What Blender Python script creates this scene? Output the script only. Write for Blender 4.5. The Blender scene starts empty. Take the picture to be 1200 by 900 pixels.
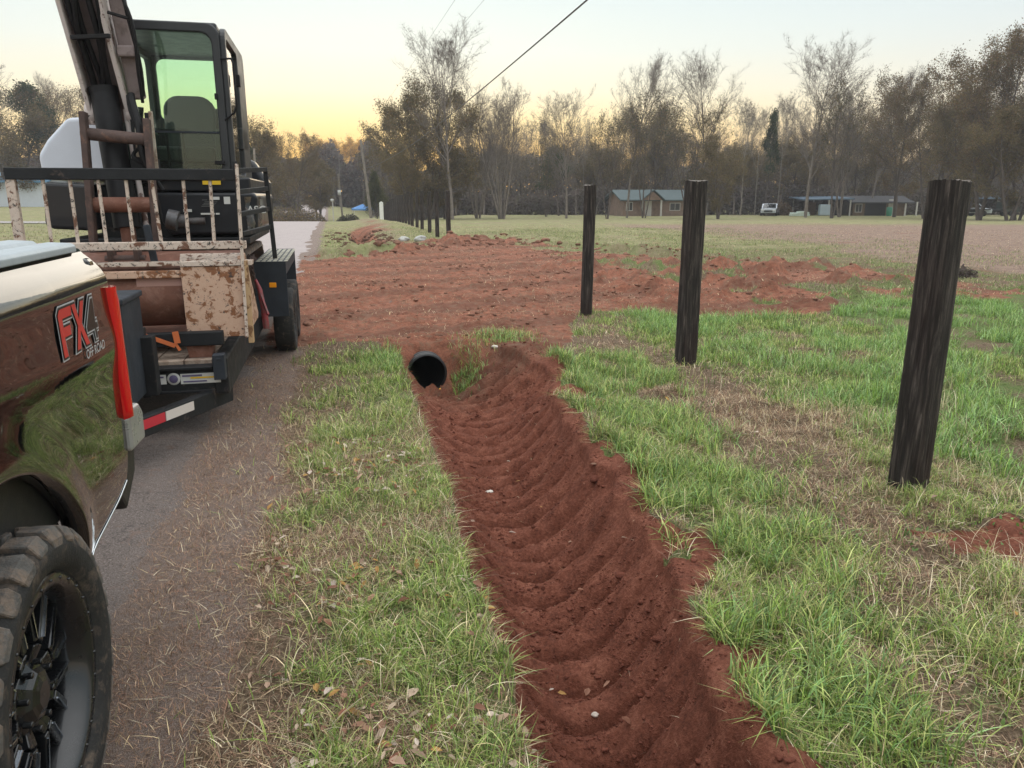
import bpy, math, random
import numpy as np
from mathutils import Vector, Matrix
random.seed(7); rng = np.random.default_rng(7)
sc = bpy.context.scene
C = sc.collection
A = math.atan(.235); CA, SA = math.cos(A), math.sin(A)
EYE = 1.7
def W(l, s, z=0.0):                     # road frame (across, along, up) to world
    return Vector((l*CA - s*SA, l*SA + s*CA, z))
def XY2LS(X, Y): return X*CA + Y*SA, -X*SA + Y*CA

# ------------------------------------------------------------ noise (numpy)
def _h(ix, iy, seed):
    ix = ix.astype(np.int64); iy = iy.astype(np.int64)
    n = (ix*374761393 + iy*668265263 + seed*974711) & 0xffffffff
    n = ((n ^ (n >> 13))*1274126177) & 0xffffffff
    n = ((n ^ (n >> 16))*2246822519) & 0xffffffff
    return ((n ^ (n >> 15)) & 0xffffff)/float(0xffffff)
def vn(x, y, seed=0):
    x = np.asarray(x, float); y = np.asarray(y, float)
    ix = np.floor(x); iy = np.floor(y); fx = x-ix; fy = y-iy
    fx = fx*fx*(3-2*fx); fy = fy*fy*(3-2*fy)
    a = _h(ix, iy, seed); b = _h(ix+1, iy, seed); c = _h(ix, iy+1, seed); d = _h(ix+1, iy+1, seed)
    return (a*(1-fx)+b*fx)*(1-fy) + (c*(1-fx)+d*fx)*fy
def fbm(x, y, sc_=1.0, o=4, seed=0):
    x = np.asarray(x, float)/sc_; y = np.asarray(y, float)/sc_
    r = 0; a = .5; t = 0
    for i in range(o):
        r = r + a*vn(x*2**i + 17.3*i, y*2**i - 9.1*i, seed+i); t += a; a *= .5
    return r/t
def ss(a, b, x):
    t = np.clip((np.asarray(x, float)-a)/(b-a), 0, 1); return t*t*(3-2*t)

# ------------------------------------------------------------ terrain
PIPE_L, PIPE_Z, PIPE_R = .95, -.225, .225
def edges(s):
    le = np.interp(s, [-2, .5, 1.9, 2.5, 3.3, 5, 6.5, 8], [.5, .5, .51, .56, .55, .62, .6, .62])
    re = np.interp(s, [-2, .5, 1.7, 2.4, 3.0, 4.8, 6, 6.9, 8.1], [1.04, 1.06, 1.14, 1.29, 1.52, 1.60, 1.80, 2.05, 1.80])
    le = le + .10*(fbm(s, s*0, .35, 3, 5)-.5)
    re = re + .26*(fbm(s, s*0+3, .6, 4, 9)-.5)
    return le, re
def ditch(l, s):
    le, re = edges(s)
    u = (l-le)/(re-le)
    e = ss(8.50, 8.05, s + .25*(fbm(l, s, .3, 3, 3)-.5))
    return u, e
def drivemask(l, s):
    n = fbm(l, s, 1.6, 4, 21)-.5
    near = np.interp(l, [-1, 0, .9, 2, 2.7, 3.6, 5, 8, 12], [9.0, 8.9, 8.5, 7.8, 8.5, 10.6, 10.0, 10.3, 13]) + 1.6*n
    far = np.interp(l, [-1, 0, 2, 4.5, 6.5, 9, 12], [22, 23, 24.5, 30, 31, 19, 13.5]) + 7*n
    m = ss(-.25, .25, s-near)*ss(-.8, .8, far-s)*ss(-1.0, -.75, l)*ss(12.5, 10.5, l+2*n)
    m = m*(1-.75*ss(5, 7.5, l)*ss(.46, .56, fbm(l, s, .9, 4, 23)))
    return m
def baseZ(X, Y):
    z = -.6*ss(40, 90, Y) + 1.0*ss(-22, -48, X)*ss(30, 100, Y)
    z = z - 1.2*ss(60, 110, Y)*ss(-6, -14, X)*ss(-34, -22, X)
    return z
def height(l, s, fine=True):
    l = np.asarray(l, float); s = np.asarray(s, float)
    X = l*CA - s*SA; Y = l*SA + s*CA
    z = baseZ(X, Y)
    off = ss(-.7, -.2, l) + ss(-6.6, -7.4, l)           # nothing bumpy on the road
    off = np.clip(off, 0, 1)
    z = z + off*(.10*(fbm(l, s, 3.0, 3, 31)-.5)*ss(.4, 3, np.abs(l-.9)) + .05*(fbm(l, s, .55, 4, 33)-.5))
    dm = drivemask(l, s)
    u, e = ditch(l, s)
    inside = (u > 0) & (u < 1)
    uu = np.clip(u, 0, 1)
    prof = 1-np.abs(2*uu**.86-1)**2.05
    D = np.interp(s, [0, 2, 4, 6, 8], [.46, .49, .50, .49, .48])
    em = e*ss(0, .06, uu)*ss(1, .9, uu)
    z = z - e*D*prof*ss(0, .01, np.minimum(uu, 1-uu))
    # bucket teeth ribs
    wob = fbm(l, s, .75, 3, 41)-.5
    ph = (s + .36*uu - .05*uu**2 + .26*wob)/(.25)
    fr = ph-np.floor(ph); fr = fr**.85; tri = np.sqrt(np.clip(1-(2*fr-1)**2, 0, 1))
    rib = tri - .75
    brk = ss(.30, .5, fbm(l, s, .28, 2, 43) + .12)
    z = z + em*.15*rib*(.75+.25*brk)*(1-.35*ss(.75, 1, uu))
    cl = fbm(l, s, .09, 4, 45)
    z = z + em*(.07*np.maximum(cl-.50, 0) + .036*(fbm(l, s, .04, 3, 47)-.5) + .022*(fbm(l, s, .12, 3, 48)-.5) + .05*np.maximum(fbm(l, s, .055, 2, 50)-.6, 0))
    slump = ss(.55, .75, uu)*e
    z = z + slump*.11*(fbm(l, s, .22, 4, 49)-.5)
    z = z - .07*np.exp(-((l-PIPE_L)/.22)**2)*np.exp(-((s-8.08)/.16)**2)
    # spoil lip either side of the ditch
    z = z + e*.07*np.exp(-((u-1.10)/.14)**2)*fbm(l, s, .3, 3, 51)*2*(u > .98)
    # lip over the culvert and rutted driveway
    z = z + .12*np.exp(-((s-8.75)/.40)**2)*np.exp(-((l-.9)/1.3)**2)
    z = z + dm*(.10*(fbm(l, s, 1.1, 3, 61)-.5) + .07*(fbm(l, s, .22, 4, 63)-.5) + .05*np.maximum(fbm(l, s, .10, 3, 65)-.5, 0))
    tread = .5+.5*np.sin(s*42 + 5*fbm(l, s, .8, 2, 67))
    lane = fbm(l, s*.15, .35, 2, 69)
    z = z + dm*.035*tread*ss(.40, .6, lane)
    # clods pushed to the far margin
    cm = ss(-3, -.5, -(np.abs(s-np.interp(l, [-1, 2, 4.5, 7, 9, 12], [23, 24.5, 29, 30, 22, 15])))) * ss(-.9, -.3, l)*ss(13, 9, l)
    z = z + cm*.45*np.maximum(fbm(l, s, .6, 4, 71)-.47, 0)*2
    # rough patches and clods between posts and field
    rp = ss(4, 5.5, l)*ss(15, 11, l)*ss(9.5, 11, s)*ss(24, 16, s)
    z = z + rp*.45*np.maximum(fbm(l, s, .5, 4, 73)-.56, 0)*2
    # far trench
    t = np.exp(-((l-1.1-.012*(s-30)+.5*(fbm(s, s*0, 1.5, 3, 76)-.5))/.34)**2)*ss(25.5, 27, s)*ss(43, 36, s)
    z = z - t*.75 + t*.8*(fbm(l, s, .5, 3, 75)-.5)
    # bank by the far fence
    z = z + .30*np.exp(-((l-3.0)/1.3)**2)*ss(30, 45, s)*ss(75, 60, s)
    # small red mound on the right
    m = np.exp(-(((l-3.25)/.45)**2 + ((s-2.75)/.30)**2))*ss(.2, .7, fbm(l, s, .25, 4, 78))
    z = z + m*(.05+.08*(fbm(l, s, .15, 4, 77)-.5))
    return z
def gz(l, s): return float(height(np.array([l]), np.array([s]))[0])
def gzXY(X, Y):
    l, s = XY2LS(X, Y); return gz(l, s)

def spacing(segs):
    out = []
    for a, b, d0, d1 in segs:
        x = a
        while x < b:
            out.append(x); f = (x-a)/(b-a); x += d0*(1-f) + d1*f
    out.append(segs[-1][1]); return np.array(out)

# ------------------------------------------------------------ mesh helpers
def mesh_np(name, verts, faces_flat, sizes, smooth=True):
    me = bpy.data.meshes.new(name)
    nv = len(verts); me.vertices.add(nv); me.vertices.foreach_set('co', np.asarray(verts, np.float32).ravel())
    nl = len(faces_flat); me.loops.add(nl); me.loops.foreach_set('vertex_index', np.asarray(faces_flat, np.int32))
    npoly = len(sizes); me.polygons.add(npoly)
    st = np.concatenate([[0], np.cumsum(sizes)[:-1]]).astype(np.int32)
    me.polygons.foreach_set('loop_start', st)
    me.update(calc_edges=True)
    me.polygons.foreach_set('use_smooth', np.full(npoly, smooth, bool))
    return me
def add_attr(me, name, arr):
    a = me.attributes.new(name, 'FLOAT', 'POINT'); a.data.foreach_set('value', np.asarray(arr, np.float32))
def add_col(me, arr, name='tint'):
    a = me.attributes.new(name, 'FLOAT_COLOR', 'POINT')
    c = np.ones((len(arr), 4), np.float32); c[:, :3] = arr; a.data.foreach_set('color', c.ravel())
def link(name, me, mat=None, parent=None):
    o = bpy.data.objects.new(name, me); C.objects.link(o)
    if mat is not None and me is not None and len(me.materials) == 0: me.materials.append(mat)
    if parent: o.parent = parent
    return o
def tag(o, label=None, cat=None, group=None, kind=None):
    if label: o['label'] = label
    if cat: o['category'] = cat
    if group: o['group'] = group
    if kind: o['kind'] = kind
    return o
def empty(name, loc, rz=0.0):
    o = bpy.data.objects.new(name, None); C.objects.link(o); o.location = loc; o.rotation_euler = (0, 0, rz); o.empty_display_size = .2
    return o
class MB:
    def __init__(s): s.v = []; s.f = []; s.sm = []; s.mi = []; s.cur = 0
    def add(s, vs, fs, smooth=False):
        b = len(s.v); s.v += [tuple(p) for p in vs]
        for f in fs: s.f.append([b+i for i in f]); s.sm.append(smooth); s.mi.append(s.cur)
        return s
    def box(s, x, y, z, M=None):
        vs = [(x[i], y[j], z[k]) for k in (0, 1) for j in (0, 1) for i in (0, 1)]
        if M is not None: vs = [M @ Vector(p) for p in vs]
        return s.add(vs, [(0, 2, 3, 1), (4, 5, 7, 6), (0, 1, 5, 4), (2, 6, 7, 3), (0, 4, 6, 2), (1, 3, 7, 5)])
    def beam(s, p, q, w, h, up=(0, 0, 1)):
        p = Vector(p); q = Vector(q); d = (q-p).normalized(); u = Vector(up)
        if abs(d.dot(u)) > .97: u = Vector((0, 1, 0))
        r = d.cross(u).normalized(); u = r.cross(d)
        vs = [e + r*a*w/2 + u*b*h/2 for e in (p, q) for a, b in ((-1, -1), (1, -1), (1, 1), (-1, 1))]
        return s.add(vs, [(3, 2, 1, 0), (4, 5, 6, 7), (0, 1, 5, 4), (1, 2, 6, 5), (2, 3, 7, 6), (3, 0, 4, 7)])
    def tube(s, pts, r, k=8, caps=True):
        pts = [Vector(p) for p in pts]; n = len(pts)
        rr = r if hasattr(r, '__len__') else [r]*n
        vs = []; u = None
        for i, p in enumerate(pts):
            d = (pts[min(i+1, n-1)]-pts[max(i-1, 0)]).normalized()
            if u is None:
                u = d.orthogonal().normalized()
            u = (u - d*u.dot(d))
            u = u.normalized() if u.length > 1e-6 else d.orthogonal().normalized()
            w = d.cross(u)
            for j in range(k):
                a = 2*math.pi*j/k; vs.append(p + (u*math.cos(a)+w*math.sin(a))*rr[i])
        fs = [(i*k+j, i*k+(j+1) % k, (i+1)*k+(j+1) % k, (i+1)*k+j) for i in range(n-1) for j in range(k)]
        s.add(vs, fs, True)
        if caps:
            s.add(vs[:k], [tuple(range(k))[::-1]]); s.add(vs[-k:], [tuple(range(k))])
        return s
    def prism(s, poly, a, b, ax='y'):      # polygon in the other two axes, extruded along ax
        def P(u, v, t): return {'y': (u, t, v), 'x': (t, u, v), 'z': (u, v, t)}[ax]
        n = len(poly); vs = [P(u, v, a) for u, v in poly]+[P(u, v, b) for u, v in poly]
        return s.add(vs, [tuple(range(n)), tuple(range(2*n-1, n-1, -1))]+[(i, i+n, (i+1) % n+n, (i+1) % n) for i in range(n)])
    def lathe(s, prof, c, k=48, ax='x', smooth=True, closed=False):   # prof: (offset along axis, radius)
        vs = []
        for o, r in prof:
            for j in range(k):
                a = 2*math.pi*j/k; ca, sa = math.cos(a)*r, math.sin(a)*r
                vs.append({'x': (c[0]+o, c[1]+ca, c[2]+sa), 'y': (c[0]+ca, c[1]+o, c[2]+sa), 'z': (c[0]+ca, c[1]+sa, c[2]+o)}[ax])
        n = len(prof); m = n if closed else n-1
        return s.add(vs, [(i*k+j, i*k+(j+1) % k, ((i+1) % n)*k+(j+1) % k, ((i+1) % n)*k+j) for i in range(m) for j in range(k)], smooth)
    def build(s, name, mat, parent=None, org=(0, 0, 0), bevel=0, seg=2, label=None):
        me = bpy.data.meshes.new(name)
        o3 = Vector(org)
        me.from_pydata([tuple(Vector(p)-o3) for p in s.v], [], s.f)
        me.polygons.foreach_set('use_smooth', s.sm)
        for m in (mat if isinstance(mat, (list, tuple)) else [mat]): me.materials.append(m)
        me.polygons.foreach_set('material_index', s.mi)
        import bmesh
        bm = bmesh.new(); bm.from_mesh(me); bmesh.ops.recalc_face_normals(bm, faces=bm.faces); bm.to_mesh(me); bm.free()
        o = bpy.data.objects.new(name, me); C.objects.link(o)
        if parent: o.parent = parent
        if bevel:
            b = o.modifiers.new('Bevel', 'BEVEL'); b.width = bevel; b.segments = seg; b.limit_method = 'ANGLE'; b.angle_limit = .6
            b.harden_normals = False
        if label: o['label'] = label
        return o

# ------------------------------------------------------------ materials
def newmat(name):
    m = bpy.data.materials.new(name); m.use_nodes = True
    nt = m.node_tree; nt.nodes.clear()
    out = nt.nodes.new('ShaderNodeOutputMaterial'); b = nt.nodes.new('ShaderNodeBsdfPrincipled')
    nt.links.new(b.outputs[0], out.inputs[0])
    return m, nt, b, out
def N(nt, t, **kw):
    n = nt.nodes.new(t)
    for k, v in kw.items():
        if k.startswith('i_'):
            key = k[2:]; key = int(key) if key.isdigit() else key
            n.inputs[key].default_value = v
        else: setattr(n, k, v)
    return n
def L(nt, a, b): nt.links.new(a, b)
def col4(c): return (c[0], c[1], c[2], 1)
def noise(nt, scale, detail=5, rough=.6, vec=None, dist=0):
    n = N(nt, 'ShaderNodeTexNoise'); n.inputs['Scale'].default_value = scale; n.inputs['Detail'].default_value = detail
    n.inputs['Roughness'].default_value = rough; n.inputs['Distortion'].default_value = dist
    if vec: L(nt, vec, n.inputs['Vector'])
    return n.outputs['Fac']
def ramp(nt, fac, stops, interp='LINEAR'):
    r = N(nt, 'ShaderNodeValToRGB'); r.color_ramp.interpolation = interp
    e = r.color_ramp.elements
    while len(e) < len(stops): e.new(.5)
    for i, (p, c) in enumerate(stops): e[i].position = p; e[i].color = col4(c) if hasattr(c, '__len__') else (c, c, c, 1)
    L(nt, fac, r.inputs[0]); return r.outputs[0]
def mix(nt, f, a, b, mode='MIX'):
    m = N(nt, 'ShaderNodeMix', data_type='RGBA', blend_type=mode)
    for s_, v in ((m.inputs[0], f), (m.inputs[6], a), (m.inputs[7], b)):
        if isinstance(v, bpy.types.NodeSocket): L(nt, v, s_)
        elif hasattr(v, '__len__'): s_.default_value = col4(v)
        else: s_.default_value = v
    return m.outputs[2]
def math_(nt, op, a, b=0.0, clamp=False):
    m = N(nt, 'ShaderNodeMath', operation=op, use_clamp=clamp)
    for s_, v in ((m.inputs[0], a), (m.inputs[1], b)):
        if isinstance(v, bpy.types.NodeSocket): L(nt, v, s_)
        else: s_.default_value = v
    return m.outputs[0]
def bump(nt, b, hgt, strength, dist):
    n = N(nt, 'ShaderNodeBump'); n.inputs['Strength'].default_value = strength; n.inputs['Distance'].default_value = dist
    L(nt, hgt, n.inputs['Height']); L(nt, n.outputs[0], b.inputs['Normal']); return n
def vec_obj(nt, scale=(1, 1, 1)):
    t = N(nt, 'ShaderNodeTexCoord'); m = N(nt, 'ShaderNodeMapping'); m.inputs['Scale'].default_value = scale
    L(nt, t.outputs['Object'], m.inputs[0]); return m.outputs[0]
def attr(nt, name):
    a = N(nt, 'ShaderNodeAttribute'); a.attribute_name = name; return a
def simple(name, c, rough=.5, metal=0, coat=0, var=.12, scale=6, bmp=0, bs=60, spec=.5, dirt=None, dirtamt=.5):
    m, nt, b, _ = newmat(name); v = vec_obj(nt)
    n = noise(nt, scale, 6, .65, v)
    c0 = [x*(1-var) for x in c]; c1 = [min(1, x*(1+var)) for x in c]
    cc = ramp(nt, n, [(.3, c0), (.7, c1)])
    if dirt:
        dn = noise(nt, scale*1.7, 8, .7, v, .4)
        cc = mix(nt, ramp(nt, dn, [(1-dirtamt-.08, 0.), (1-dirtamt+.12, 1.)]), cc, dirt)
    L(nt, cc, b.inputs['Base Color'])
    rr = ramp(nt, noise(nt, scale*2.3, 4, .6, v), [(.3, max(0, rough-.07)), (.7, min(1, rough+.07))])
    L(nt, rr, b.inputs['Roughness'])
    b.inputs['Metallic'].default_value = metal; b.inputs['Coat Weight'].default_value = coat
    b.inputs['Specular IOR Level'].default_value = spec
    if bmp: bump(nt, b, noise(nt, bs, 5, .6, v), bmp, .01)
    return m
def peeling(name, paint, rust, black, amt=.5, scale=9, blackamt=.42):
    m, nt, b, _ = newmat(name); v = vec_obj(nt)
    n1 = noise(nt, scale, 9, .68, v, .5); n2 = noise(nt, scale*1.6, 9, .75, v, .8); n3 = noise(nt, scale*.35, 3, .5, v)
    f1 = ramp(nt, math_(nt, 'ADD', n1, math_(nt, 'MULTIPLY', n3, .35)), [(amt+.16, 0.), (amt+.20, 1.)])
    rc = mix(nt, noise(nt, scale*4, 5, .6, v), rust, [x*.5 for x in rust])
    pc = mix(nt, noise(nt, scale*2, 6, .7, v), paint, [paint[0]*.8, paint[1]*.62, paint[2]*.55])
    c = mix(nt, f1, pc, rc)
    f2 = ramp(nt, n2, [(1-blackamt, 0.), (1-blackamt+.03, 1.)])
    c = mix(nt, f2, c, black)
    L(nt, c, b.inputs['Base Color']); b.inputs['Roughness'].default_value = .62
    bump(nt, b, math_(nt, 'ADD', f1, math_(nt, 'MULTIPLY', n2, .4)), .35, .004)
    return m
def tintmat(name, rough=.6, trans=.25, spec=.3):
    m, nt, b, out = newmat(name); a = attr(nt, 'tint')
    L(nt, a.outputs['Color'], b.inputs['Base Color']); b.inputs['Roughness'].default_value = rough
    b.inputs['Specular IOR Level'].default_value = spec
    if trans:
        t = N(nt, 'ShaderNodeBsdfTranslucent'); L(nt, a.outputs['Color'], t.inputs[0])
        x = N(nt, 'ShaderNodeMixShader'); x.inputs[0].default_value = trans
        L(nt, b.outputs[0], x.inputs[1]); L(nt, t.outputs[0], x.inputs[2]); L(nt, x.outputs[0], out.inputs[0])
    return m
def flat(name, c, rough=.5, metal=0, coat=0, emit=0):
    m, nt, b, _ = newmat(name); b.inputs['Base Color'].default_value = col4(c); b.inputs['Roughness'].default_value = rough
    b.inputs['Metallic'].default_value = metal; b.inputs['Coat Weight'].default_value = coat
    return m
# ============================================================ ground
def ground_material():
    m, nt, b, _ = newmat('soil_and_turf')
    v = vec_obj(nt)
    n_s = noise(nt, 55, 8, .7, v); n_m = noise(nt, 7, 7, .65, v); n_l = noise(nt, .6, 5, .6, v); n_f = noise(nt, 260, 4, .6, v)
    n_xl = noise(nt, .12, 5, .65, v)
    thatch = ramp(nt, n_s, [(.28, (.045, .030, .020)), (.5, (.17, .12, .08)), (.72, (.40, .30, .21))])
    green = ramp(nt, n_s, [(.28, (.035, .050, .016)), (.5, (.12, .165, .05)), (.75, (.27, .30, .12))])
    g = attr(nt, 'green').outputs['Fac']
    gf = ramp(nt, math_(nt, 'ADD', g, math_(nt, 'MULTIPLY', math_(nt, 'SUBTRACT', n_m, .5), 1.1)), [(.35, 0.), (.65, 1.)])
    c = mix(nt, gf, thatch, green)
    # pale field turf in the distance
    fld = attr(nt, 'field').outputs['Fac']
    fg = ramp(nt, noise(nt, 1.9, 10, .8, v), [(.32, (.10, .115, .045)), (.5, (.25, .25, .115)), (.68, (.42, .38, .23))])
    fg = mix(nt, ramp(nt, n_l, [(.45, 0.), (.65, .65)]), fg, ramp(nt, n_m, [(.3, (.17, .12, .08)), (.7, (.36, .29, .20))]))
    c = mix(nt, fld, c, fg)
    br = attr(nt, 'brown').outputs['Fac']
    bf = ramp(nt, math_(nt, 'ADD', br, math_(nt, 'MULTIPLY', math_(nt, 'SUBTRACT', n_m, .5), .9)), [(.35, 0.), (.65, 1.)])
    bc = ramp(nt, mix(nt, .5, n_s, noise(nt, 2.2, 9, .8, v)), [(.36, (.13, .08, .062)), (.5, (.26, .18, .145)), (.64, (.40, .32, .22))])
    c = mix(nt, bf, c, bc)
    grv = attr(nt, 'shoulder').outputs['Fac']
    gvf = ramp(nt, math_(nt, 'ADD', grv, math_(nt, 'MULTIPLY', math_(nt, 'SUBTRACT', n_m, .5), .8)), [(.3, 0.), (.6, 1.)])
    gvc = ramp(nt, n_f, [(.3, (.085, .062, .052)), (.5, (.22, .165, .14)), (.70, (.46, .38, .33))])
    c = mix(nt, gvf, c, gvc)
    d = attr(nt, 'dirt').outputs['Fac']
    df = ramp(nt, math_(nt, 'ADD', d, math_(nt, 'MULTIPLY', math_(nt, 'SUBTRACT', noise(nt, 13, 8, .7, v), .5), .8)), [(.42, 0.), (.56, 1.)])
    dry = attr(nt, 'dry').outputs['Fac']
    moist = ramp(nt, mix(nt, .45, n_s, n_m), [(.34, (.085, .030, .020)), (.5, (.215, .076, .048)), (.66, (.36, .145, .095))])
    dryc = ramp(nt, mix(nt, .5, n_s, n_m), [(.36, (.11, .050, .034)), (.49, (.27, .108, .068)), (.66, (.45, .205, .13))])
    dc = mix(nt, math_(nt, 'ADD', math_(nt, 'MULTIPLY', dry, .85), math_(nt, 'MULTIPLY', math_(nt, 'SUBTRACT', n_m, .5), .5), True), moist, dryc)
    trk = N(nt, 'ShaderNodeTexWave', bands_direction='X'); trk.inputs['Scale'].default_value = .16; trk.inputs['Distortion'].default_value = 5; trk.inputs['Detail'].default_value = 4; trk.inputs['Detail Scale'].default_value = .8
    mp = N(nt, 'ShaderNodeMapping'); mp.inputs['Rotation'].default_value = (0, 0, 1.1); L(nt, v, mp.inputs[0]); L(nt, mp.outputs[0], trk.inputs['Vector'])
    dc = mix(nt, math_(nt, 'MULTIPLY', ramp(nt, trk.outputs['Fac'], [(.45, 0.), (.8, .55)]), dry), dc, (.135, .062, .042))
    # straw and root scraps trodden into the red dirt
    scr = ramp(nt, noise(nt, 5, 9, .8, v, 1.5), [(.50, 0.), (.60, 1.)])
    dc = mix(nt, math_(nt, 'MULTIPLY', scr, math_(nt, 'MULTIPLY', dry, .75)), dc, (.22, .145, .10))
    c = mix(nt, df, c, dc)
    L(nt, c, b.inputs['Base Color']); b.inputs['Roughness'].default_value = .93; b.inputs['Specular IOR Level'].default_value = .15
    h = math_(nt, 'ADD', math_(nt, 'MULTIPLY', n_s, .7), math_(nt, 'MULTIPLY', n_f, .3))
    bump(nt, b, h, 1.0, .03)
    return m
def masks(l, s):
    X = l*CA - s*SA; Y = l*SA + s*CA
    u, e = ditch(l, s); dm = drivemask(l, s)
    ins = ss(-.03, .05, u)*ss(1.13, 1.0, u + .25*(fbm(l, s, .2, 3, 81)-.5))*e
    wall = ss(2.6, 2.2, l)*ss(.35, .6, l)*ss(7.9, 8.0, s)*ss(10, 9, s)
    t = np.exp(-((l-1.3-.012*(s-30))/.6)**2)*ss(25, 26.5, s)*ss(45, 38, s)
    mound = ss(.35, .75, np.exp(-(((l-3.3)/.6)**2 + ((s-2.8)/.30)**2)) + 1.3*(fbm(l, s, .35, 4, 82)-.5))
    rp = ss(4.5, 6, l)*ss(15, 11, l)*ss(10, 11, s)*ss(22, 15, s)*ss(.50, .62, fbm(l, s, 1.2, 4, 83))
    far = ss(9, 12, l)*0
    patches = ss(.66, .74, fbm(l, s, 1.0, 4, 85))*ss(12, 14, s)*ss(60, 30, s)*ss(2, 4, l)
    lip = e*ss(.98, 1.02, u)*ss(1.55, 1.2, u)*ss(.46, .56, fbm(l, s, .35, 3, 87))
    dirt = np.clip(np.maximum.reduce([ins, wall, dm*.9, t, mound, rp*.8, patches*.5, lip]), 0, 1)
    bank = np.exp(-((l-2.4)/1.3)**2)*ss(24, 30, s)*ss(75, 60, s)
    dry = np.clip(dm + rp + bank + ss(6.9, 7.5, s)*.35, 0, 1)
    dirt = np.clip(dirt + bank*.50*ss(.3, .6, fbm(l, s, 2.5, 3, 89)), 0, 1)
    brown = .8*ss(12.5, 16.5, l - .06*(s-14) + 7*(fbm(l, s, 6, 3, 91)-.5))*ss(11.3, 12.8, s)*ss(66, 40, Y)
    brown = np.maximum(brown*.95, ss(.60, .70, fbm(l, s*2.2, 5, 4, 93))*ss(25, 40, s)*.45)
    brown = np.maximum(brown, bank*.5)
    shoulder = ss(-.30, -.62, l + .45*(fbm(l, s, .7, 4, 95)-.5))*ss(-7.6, -6.6, l)
    field = ss(14, 30, s)
    green = .42 + .9*(fbm(l, s, .45, 3, 97)-.5) + .15*ss(3.2, 4.0, l)*ss(14, 11, s) + .25*np.exp(-((l-.35)/.3)**2)*ss(8.5, 7.5, s) \
        + .30*np.exp(-((u-1.45)/.4)**2)*e - .55*ss(2.15, 2.5, l)*ss(3.7, 3.2, l)*ss(3.4, 4.2, s)*ss(9.5, 8, s) - .30*ss(-.1, -.45, l)
    return dirt, dry, brown, shoulder, field, np.clip(green, 0, 1)
lx = spacing([(-400, -60, 40, 12), (-60, -8, 6, 1.2), (-8, -1.3, .8, .12), (-1.3, .35, .05, .03), (.35, 2.3, .0135, .0135),
              (2.3, 5, .03, .05), (5, 14, .07, .22), (14, 60, .5, 3), (60, 450, 8, 40)])
sx = spacing([(-60, -6, 10, 2), (-6, 1.2, 1, .05), (1.2, 5.5, .0125, .0125), (5.5, 9.2, .016, .024), (9.2, 16, .035, .07), (16, 45, .09, .22),
              (45, 120, .5, 3), (120, 700, 8, 60)])
GL, GS = np.meshgrid(lx, sx)
gl = GL.ravel(); gs = GS.ravel(); gzv = height(gl, gs)
gx = gl*CA-gs*SA; gy = gl*SA+gs*CA
nx, ny = len(lx), len(sx)
idx = np.arange(nx*ny).reshape(ny, nx)
q = np.stack([idx[:-1, :-1], idx[:-1, 1:], idx[1:, 1:], idx[1:, :-1]], -1).reshape(-1, 4)
qc_l = gl[q].mean(1); qc_s = gs[q].mean(1); qc_z = gzv[q].mean(1)
keep = ~(((qc_l-PIPE_L)**2 + (qc_z-PIPE_Z)**2 < (PIPE_R*.94)**2) & (qc_s > 8.17) & (qc_s < 9.5))
# the sheet is cut away where it would run through the open mouth of the culvert
q = q[keep]
gme = mesh_np('ground', np.stack([gx, gy, gzv], 1), q.ravel(), np.full(len(q), 4))
for nm, a in zip(('dirt', 'dry', 'brown', 'shoulder', 'field', 'green'), masks(gl, gs)): add_attr(gme, nm, a)
ground = link('ground', gme, ground_material()); tag(ground, 'grassy roadside ground with a red clay ditch and driveway apron', 'ground', kind='structure')
del GL, GS

# ------------------------------------------------------------ road
def road_material():
    m, nt, b, _ = newmat('asphalt'); v = vec_obj(nt)
    n = noise(nt, 130, 6, .8, v); n2 = noise(nt, 1.2, 5, .6, v); n3 = noise(nt, 9, 6, .7, v)
    c = ramp(nt, n, [(.36, (.045, .038, .035)), (.5, (.13, .108, .099)), (.6, (.28, .235, .215)), (.68, (.5, .44, .41))])
    c = mix(nt, ramp(nt, n2, [(.35, 0.), (.7, .45)]), c, (.24, .18, .15))
    c = mix(nt, ramp(nt, n3, [(.56, 0.), (.72, .7)]), c, (.24, .14, .10))
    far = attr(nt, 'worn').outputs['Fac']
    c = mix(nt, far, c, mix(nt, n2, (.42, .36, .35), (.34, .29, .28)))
    cr = N(nt, 'ShaderNodeTexVoronoi', feature='DISTANCE_TO_EDGE'); cr.inputs['Scale'].default_value = 1.7
    w = N(nt, 'ShaderNodeVectorMath', operation='ADD'); L(nt, v, w.inputs[0])
    nn = N(nt, 'ShaderNodeTexNoise'); nn.inputs['Scale'].default_value = 3; nn.inputs['Detail'].default_value = 5
    L(nt, v, nn.inputs['Vector']); L(nt, nn.outputs['Color'], w.inputs[1]); L(nt, w.outputs[0], cr.inputs['Vector'])
    ck = ramp(nt, cr.outputs['Distance'], [(0., 1.), (.02, 0.)])
    c = mix(nt, math_(nt, 'MULTIPLY', ck, .45), c, (.03, .025, .023))
    L(nt, c, b.inputs['Base Color']); b.inputs['Roughness'].default_value = .9
    bump(nt, b, math_(nt, 'ADD', n, math_(nt, 'MULTIPLY', n3, .5)), .8, .015)
    return m
sr = spacing([(-25, 0, 2, .05), (0, 9, .03, .05), (9, 30, .08, .3), (30, 160, .6, 6)])
nl_ = 26
rv = []; wv = []
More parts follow.
